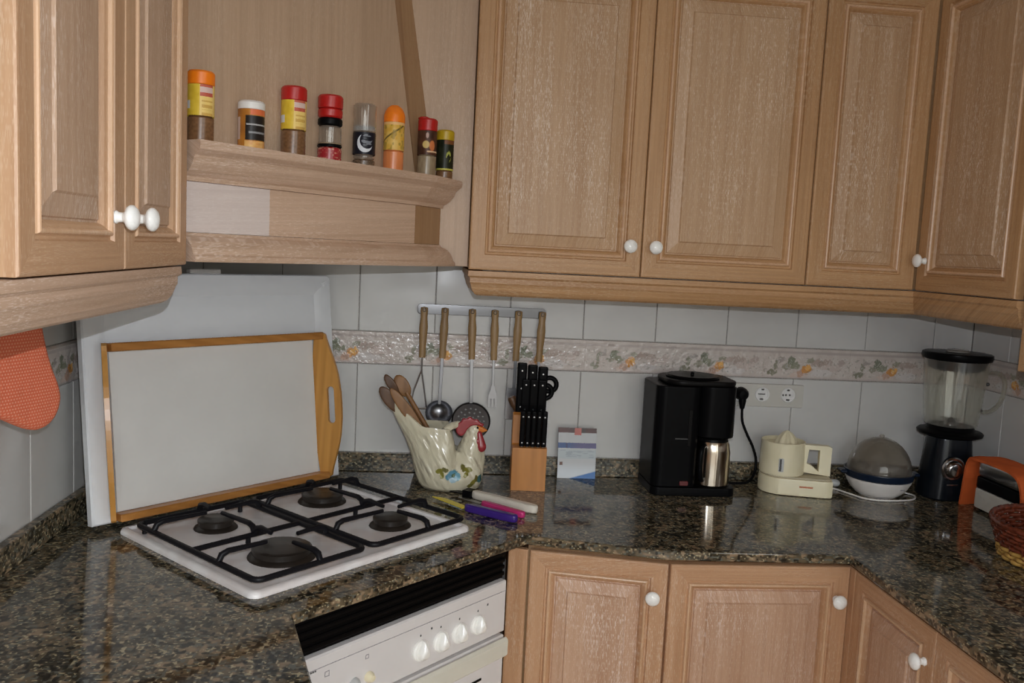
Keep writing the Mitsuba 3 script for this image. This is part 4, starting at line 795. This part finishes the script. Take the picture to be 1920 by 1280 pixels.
obj('cable', tube(curve([(1.046, -0.034, 1.106), (1.049, -0.036, 1.070), (1.064, -0.038, 1.035), (1.082, -0.042, 1.000), (1.0915, -0.048, 0.965), (1.086, -0.056, 0.930), (1.066, -0.066, 0.9085), (1.03, -0.068, 0.9045), (0.992, -0.066, 0.9045)], 7), 0.0035, 8), 'black_plastic', pc, smooth=50)

# ---------------------------------------------------------------- citrus juicer
ju = thing('citrus_juicer', 'cream electric citrus juicer with a handled jug', 'juicer')
JX, JY, JA = 1.150, -0.112, -14.0
def onju(m): return move(rot(m, (0, 0, 1), JA), (JX, JY, 0.9004))
bo = LineString([(-0.012, 0.0), (0.085, 0.0)]).buffer(0.058).simplify(0.0008).intersection(shapely.box(-0.08, -0.058, 0.113, 0.058)); bo = np.array(bo.exterior.coords)[:-1]
obj('base', onju(prism(bo, 0.0, 0.046, 0.005)), 'cream_plastic', ju, smooth=40)
obj('gap', onju(prism(inset(bo[::-1] if area2(bo) < 0 else bo, 0.004), 0.0462, 0.050)), 'cream_dark', ju)
obj('jug', onju(move(lathe([(0, 0.0502), (0.056, 0.0502), (0.058, 0.054), (0.056, 0.128), (0.057, 0.136), (0.055, 0.137), (0.053, 0.128), (0.040, 0.120), (0, 0.120)], 44), (-0.012, 0, 0))), 'cream_plastic', ju, smooth=40)
cone = []
for a in np.linspace(0, 2 * math.pi, 48, endpoint=False): cone.append((math.cos(a), math.sin(a), 1 + 0.10 * math.cos(8 * a)))
cr = [np.array([(c * r * (k if 0.004 < r < 0.03 else 1), s * r * (k if 0.004 < r < 0.03 else 1), z) for c, s, k in cone]) for r, z in ((0.036, 0.1205), (0.029, 0.126), (0.026, 0.134), (0.021, 0.146), (0.012, 0.157), (0.003, 0.163))]
obj('reamer', onju(move(layers(cr), (-0.004, 0, 0))), 'cream_plastic', ju, smooth=50)
hd = Polygon([(0.040, 0.056), (0.112, 0.050), (0.112, 0.126), (0.104, 0.130), (0.040, 0.130)]).difference(Polygon([(0.050, 0.080), (0.064, 0.075), (0.082, 0.060), (0.082, 0.118), (0.054, 0.118)]))
hm = trimesh.creation.extrude_polygon(hd, 0.022, engine='earcut')
obj('handle', onju(frame(hm, (0, 0.011, 0), (1, 0, 0), (0, 0, 1), (0, -1, 0))), 'cream_plastic', ju)
obj('gauge_window', onju(frame(prism(rounded_rect(-0.0065, 0.0065, 0.062, 0.098, 0.003), 0, 0.0012, 0.0003), (-0.022, -0.0565, 0), (1, 0.0, 0), (0, 0, 1), (0, -1, 0))), 'grey_plastic', ju)
obj('gauge_slot', onju(box(-0.0265, -0.0215, -0.0590, -0.0578, 0.064, 0.096, 0.0004)), 'dark_grey', ju)
obj('logo', onju(box(0.028, 0.062, -0.0584, -0.0581, 0.0245, 0.029, 0.0001)), 'print_red', ju)

# ---------------------------------------------------------------- egg cooker
eg = thing('egg_cooker', 'white egg cooker with a navy rim and smoky clear dome', 'egg cooker')
EX, EY = 1.400, -0.132
one = lambda m: move(m, (EX, EY, 0.9004))
obj('bowl', one(lathe([(0, 0.003), (0.050, 0.003), (0.056, 0.006), (0.072, 0.022), (0.082, 0.040), (0.0845, 0.048), (0.082, 0.049), (0, 0.049)], 48)), 'white_plastic', eg, smooth=40)
obj('foot', one(lathe([(0, 0), (0.046, 0), (0.048, 0.003), (0, 0.003)], 40)), 'white_plastic', eg)
obj('rim', one(lathe([(0, 0.0492), (0.083, 0.0492), (0.086, 0.051), (0.0895, 0.066), (0.089, 0.0685), (0.086, 0.069), (0.080, 0.064), (0, 0.064)], 48)), 'navy_plastic', eg, smooth=40)
for s in (-1, 1): obj('grip', one(rot(box(0.086, 0.104, -0.016, 0.016, 0.057, 0.066, 0.003), (0, 0, 1), -8 if s > 0 else 172)), 'navy_plastic', eg)
a = np.linspace(0, math.pi / 2, 14)
do = [(0.0815 * math.cos(t), 0.0665 + 0.090 * math.sin(t)) for t in a]; di = [(0.0795 * math.cos(t), 0.0665 + 0.088 * math.sin(t)) for t in a[::-1]]
obj('dome', one(lathe(do, 48)), 'smoke_plastic', eg, smooth=True, label='smoky clear dome')
obj('dome_knob', one(lathe([(0, 0.157), (0.006, 0.157), (0.007, 0.161), (0.004, 0.164), (0, 0.1645)], 20)), 'clear_plastic', eg, smooth=40)
obj('egg_rack', one(lathe([(0, 0.0645), (0.070, 0.0645), (0.070, 0.070), (0.066, 0.071), (0, 0.071)], 40)), 'dark_steel', eg, smooth=40)
obj('logo', one(box(0.022, 0.034, -0.0755, -0.0745, 0.030, 0.034, 0.0002)), 'grey_print', eg)
obj('cable', tube(curve([(1.462, -0.098, 0.953), (1.497, -0.112, 0.945), (1.486, -0.128, 0.928), (1.470, -0.132, 0.910), (1.488, -0.125, 0.9035), (1.497, -0.150, 0.9032), (1.470, -0.186, 0.9032), (1.420, -0.200, 0.9032), (1.370, -0.200, 0.9032), (1.337, -0.182, 0.9032), (1.318, -0.140, 0.9032), (1.300, -0.098, 0.9032), (1.275, -0.075, 0.9032)], 8), 0.0026, 8), 'white_plastic', eg, smooth=50, label='white cord looped around the base')
obj('plug', hull([ball((1.318, -0.062, 0.9105), (0.012, 0.010, 0.010)), ball((1.292, -0.052, 0.9105), (0.016, 0.012, 0.010))]), 'grey_plastic', eg, smooth=True)

# ---------------------------------------------------------------- blender
bl = thing('blender', 'dark navy blender with a silver dial and a clear glass jug', 'blender')
BX, BY = 1.590, -0.130
onb = lambda m: move(m, (BX, BY, 0.9004))
def sq(r, z, k=0.80, n=6): return np.c_[rounded_rect(-r, r, -r * 0.85, r * 0.85, r * k * 0.85, n), np.full(4 * (n + 1), z)]
obj('base', onb(rot(layers([sq(0.064, 0.0), sq(0.068, 0.004), sq(0.067, 0.03), sq(0.060, 0.10), sq(0.054, 0.160), sq(0.052, 0.166)]), (0, 0, 1), 0)), 'blender_navy', bl, smooth=40)
obj('collar', onb(lathe([(0, 0.1662), (0.066, 0.1662), (0.080, 0.172), (0.082, 0.178), (0.078, 0.182), (0.062, 0.186), (0.056, 0.196), (0, 0.196)], 48)), 'black_plastic', bl, smooth=40)
obj('jug', onb(lathe([(0.060, 0.1965), (0.065, 0.200), (0.071, 0.260), (0.077, 0.330), (0.0795, 0.372)], 48)), 'jug_glass', bl, smooth=True, label='clear glass jug')
obj('blade_hub', onb(lathe([(0, 0.1962), (0.016, 0.1962), (0.014, 0.205), (0.004, 0.216), (0, 0.217)], 20)), 'steel', bl, smooth=40)
for a in (20, 110, 200, 290): obj('blade', onb(rot(box(0.003, 0.028, -0.004, 0.004, 0.212, 0.2132, 0.0004), (0, 0, 1), a)), 'steel', bl)
lk = obj('lid', onb(lathe([(0, 0.345), (0.058, 0.345), (0.068, 0.352), (0.076, 0.3725), (0.084, 0.374), (0.087, 0.382), (0.086, 0.390), (0.082, 0.392), (0, 0.393)], 48)), 'black_plastic', bl, smooth=40)
obj('lid_cap', onb(lathe([(0, 0.393), (0.028, 0.393), (0.030, 0.396), (0.026, 0.399), (0, 0.3995)], 32)), 'clear_plastic', lk, smooth=40)
ha = math.radians(-38); hd_ = np.array([math.cos(ha), math.sin(ha), 0])
obj('handle', onb(tube(curve([hd_ * 0.074 + (0, 0, 0.345), hd_ * 0.100 + (0, 0, 0.346), hd_ * 0.116 + (0, 0, 0.325), hd_ * 0.112 + (0, 0, 0.275), hd_ * 0.090 + (0, 0, 0.245), hd_ * 0.066 + (0, 0, 0.240)], 6), 0.008, 12, flat=(1.3, 0.7))), 'jug_glass', bl, smooth=50)
for t in (0.345, 0.243): obj('handle_rivet', onb(ball(hd_ * (0.078 if t > 0.3 else 0.068) + (0, 0, t - 0.03 if t > 0.3 else t + 0.0), (0.005, 0.005, 0.005), 1)), 'dark_grey', bl, smooth=True)
dial = rot(lathe([(0, 0.0), (0.0255, 0.0), (0.0265, 0.003), (0.0235, 0.006), (0.0200, 0.0055), (0.0185, 0.009), (0.0165, 0.013), (0.012, 0.015), (0, 0.0155)], 36), (1, 0, 0), 90)
obj('dial', onb(move(rot(dial.apply_scale(1.22), (1, 0, 0), 5), (-0.016, -0.0535, 0.088))), 'chrome', bl, smooth=40, label='round silver speed dial')
obj('badge', onb(rot(box(-0.030, 0.002, -0.0585, -0.0570, 0.0430, 0.0465, 0.0004), (1, 0, 0), 0)), 'chrome', bl)

# ---------------------------------------------------------------- toaster under an orange cloth
to = thing('toaster', 'small toaster with chrome and white side standing under the orange cloth', 'toaster')
mat('cloth_orange', lambda p, n, uv: mix((0.50, 0.085, 0.014), (0.60, 0.115, 0.022), fbm(p.x * 40, p.y * 40, p.z * 40)), rough=0.85)
mat('toaster_white', (0.55, 0.53, 0.47), rough=0.3)
TX0, TX1, TY0, TY1 = 1.600, 1.664, -0.412, -0.236
def cy(z0, z1, d=0.0, b=0.004): return prism(rounded_rect(TX0 + d, TX1 - d, TY0 + d, TY1 - d, 0.018), z0, z1, b)
obj('lower_body', cy(0.906, 0.957), 'toaster_white', to, smooth=40)
obj('band', cy(0.9575, 0.987, 0.001), 'black_plastic', to, smooth=40)
obj('upper_body', cy(0.9875, 1.030, 0.002, 0.010), 'chrome', to, smooth=40)
for y in (TY0 + 0.03, TY1 - 0.03): obj('foot', box(TX0 + 0.008, TX1 - 0.008, y - 0.008, y + 0.008, 0.9004, 0.9058, 0.001), 'black_plastic', to)
ocl = thing('orange_cloth', 'folded orange cloth draped over the toaster', 'cloth')
pathc = curve([(0, -0.202, 0.9030), (0, -0.206, 0.940), (0, -0.210, 0.985), (0, -0.215, 1.015), (0, -0.230, 1.0345), (0, -0.26, 1.0395), (0, -0.320, 1.0405), (0, -0.385, 1.0390), (0, -0.418, 1.028), (0, -0.434, 1.00), (0, -0.440, 0.960), (0, -0.443, 0.915)], 6)
V = []; W = np.linspace(-1, 1, 9)
tn = np.gradient(pathc, axis=0); tn /= np.linalg.norm(tn, axis=1, keepdims=True); nn_ = np.cross(np.array([1.0, 0, 0]), tn); 
for side_ in (0.0, 0.0065):
    for p_, n_ in zip(pathc, nn_):
        for w in W:
            bulge = 0.0025 * math.sin(w * 4 + p_[1] * 60)
            V.append(p_ - n_ * (side_ * (-1) * 1.0) * -1 * -1 + np.array([1.631 + w * 0.044 + 0.002 * math.sin(p_[1] * 80), 0, bulge * 0.4 - 0.004 * w * w]) )
V = np.array(V); m_, q_ = len(pathc), len(W); F = []
for i in range(m_ - 1):
    for j in range(q_ - 1):
        a_ = i * q_ + j; b_ = a_ + m_ * q_
        F += [[a_, a_ + 1, a_ + q_ + 1], [a_, a_ + q_ + 1, a_ + q_], [b_, b_ + q_ + 1, b_ + 1], [b_, b_ + q_, b_ + q_ + 1]]
    for j in (0, q_ - 1):
        a_ = i * q_ + j; F += [[a_, a_ + q_, a_ + q_ + m_ * q_], [a_, a_ + q_ + m_ * q_, a_ + m_ * q_]]
for i in (0, m_ - 1):
    for j in range(q_ - 1): a_ = i * q_ + j; F += [[a_, a_ + 1, a_ + 1 + m_ * q_], [a_, a_ + 1 + m_ * q_, a_ + m_ * q_]]
cl = trimesh.Trimesh(V, np.array(F), process=False); trimesh.repair.fix_normals(cl)
obj('cloth', cl, 'cloth_orange', ocl, smooth=50)

# ---------------------------------------------------------------- basket at the right edge
bk = thing('bread_basket', 'round dark red woven basket on a straw base at the right edge of the worktop', 'basket')
mat('wicker_red', lambda p, n, uv: mix((0.060, 0.012, 0.006), (0.20, 0.042, 0.018), noise(p.x * 160, p.y * 160, p.z * 160)), rough=0.22)
mat('wicker_straw', lambda p, n, uv: mix((0.30, 0.16, 0.03), (0.50, 0.30, 0.08), noise(p.x * 120, p.y * 120, p.z * 120)), rough=0.5)
KX, KY = 1.558, -0.650
def woven(r, z, tr, ph, mt, wave=0.0035, n=26):
    t = np.linspace(0, 2 * math.pi, n * 6 + 1); rr3 = r + wave * np.sin(n * t + ph)
    return obj('strand', tube(np.c_[KX + rr3 * np.cos(t), KY + rr3 * np.sin(t), np.full(len(t), z)], tr, 6, cap=False), mt, bk, smooth=True)
obj('bottom', move(lathe([(0, 0.9005), (0.130, 0.9005), (0.134, 0.904), (0.130, 0.9075), (0, 0.9075)], 40), (KX, KY, 0)), 'wicker_straw', bk)
for i in range(3): woven(0.135 + 0.002 * i, 0.9065 + i * 0.0095, 0.005, math.pi * (i % 2), 'wicker_straw')
for i in range(5): woven(0.141 + 0.003 * i, 0.935 + i * 0.0095, 0.005, math.pi * (i % 2), 'wicker_red')
for a in np.linspace(0, 2 * math.pi, 26, endpoint=False): obj('stake', tube([(KX + 0.135 * math.cos(a), KY + 0.135 * math.sin(a), 0.905), (KX + 0.154 * math.cos(a), KY + 0.154 * math.sin(a), 0.975)], 0.0028, 6), 'wicker_red', bk)
t = np.linspace(0, 2 * math.pi, 120)
obj('rim', tube(np.c_[KX + 0.156 * np.cos(t), KY + 0.156 * np.sin(t), 0.981 + 0.0015 * np.sin(40 * t)], 0.0065, 8, cap=False), 'wicker_red', bk, smooth=True)

# ---------------------------------------------------------------- knives lying beside the hob
mat('purple_plastic', (0.040, 0.016, 0.17), rough=0.22); mat('pink_plastic', (0.50, 0.030, 0.16), rough=0.3); mat('yellow_blade', (0.66, 0.52, 0.02), rough=0.3); mat('cream_handle', (0.62, 0.58, 0.50), rough=0.35)
def lying(name, label, p0, p1, p2, z, hw, bw, hmat, bmat, bolster=None):
    """handle from p1 to p2, blade from p1 to p0"""
    k = thing(name, label, 'knife'); p0, p1, p2 = (np.array(p, float) for p in (p0, p1, p2)); d = (p2 - p1) / np.linalg.norm(p2 - p1); n = np.array([-d[1], d[0]]); L = np.linalg.norm(p2 - p1)
    o = [(0, -hw * 0.8), (L * 0.25, -hw * 0.9), (L * 0.7, -hw * 1.05), (L * 0.95, -hw * 0.95), (L, 0), (L * 0.95, hw * 0.95), (L * 0.6, hw * 0.85), (L * 0.25, hw), (0, hw * 0.8)]
    obj('handle', frame(prism(smooth_outline(o, 2), 0, 2 * hw * 0.75, hw * 0.4), (p1[0], p1[1], z), (*d, 0), (*n, 0), (0, 0, 1)), hmat, k, smooth=50)
    e = (p0 - p1); Lb = np.linalg.norm(e); e /= Lb; nb = np.array([-e[1], e[0]])
    q = [(0.0, -bw), (Lb * 0.75, -bw), (Lb, bw * 0.7), (Lb * 0.98, bw), (0.0, bw)]
    obj('blade', frame(prism(q, 0, 0.0022, 0.0008), (p1[0], p1[1], z + hw * 0.5), (*e, 0), (*nb, 0), (0, 0, 1)), bmat, k)
    if bolster: obj('bolster', frame(box(-0.002, 0.022, -hw, hw, 0, 1.4 * hw, 0.001), (p1[0], p1[1], z), (*e, 0), (*nb, 0), (0, 0, 1)), bolster, k)
lying('paring_knife', 'purple-handled knife with a yellow blade, nearest the hob corner', (0.214, -0.262), (0.284, -0.352), (0.398, -0.436), 0.9004, 0.0120, 0.0095, 'purple_plastic', 'yellow_blade')
lying('paring_knife', 'pink-handled knife lying between the purple and the white one', (0.275, -0.262), (0.325, -0.315), (0.418, -0.402), 0.9004, 0.0100, 0.007, 'pink_plastic', 'steel')
lying('kitchen_knife', 'knife with a long cream handle and black bolster lying in front of the knife block', (0.255, -0.212), (0.306, -0.247), (0.452, -0.368), 0.9004, 0.0135, 0.010, 'cream_handle', 'black_plastic', 'black_plastic')
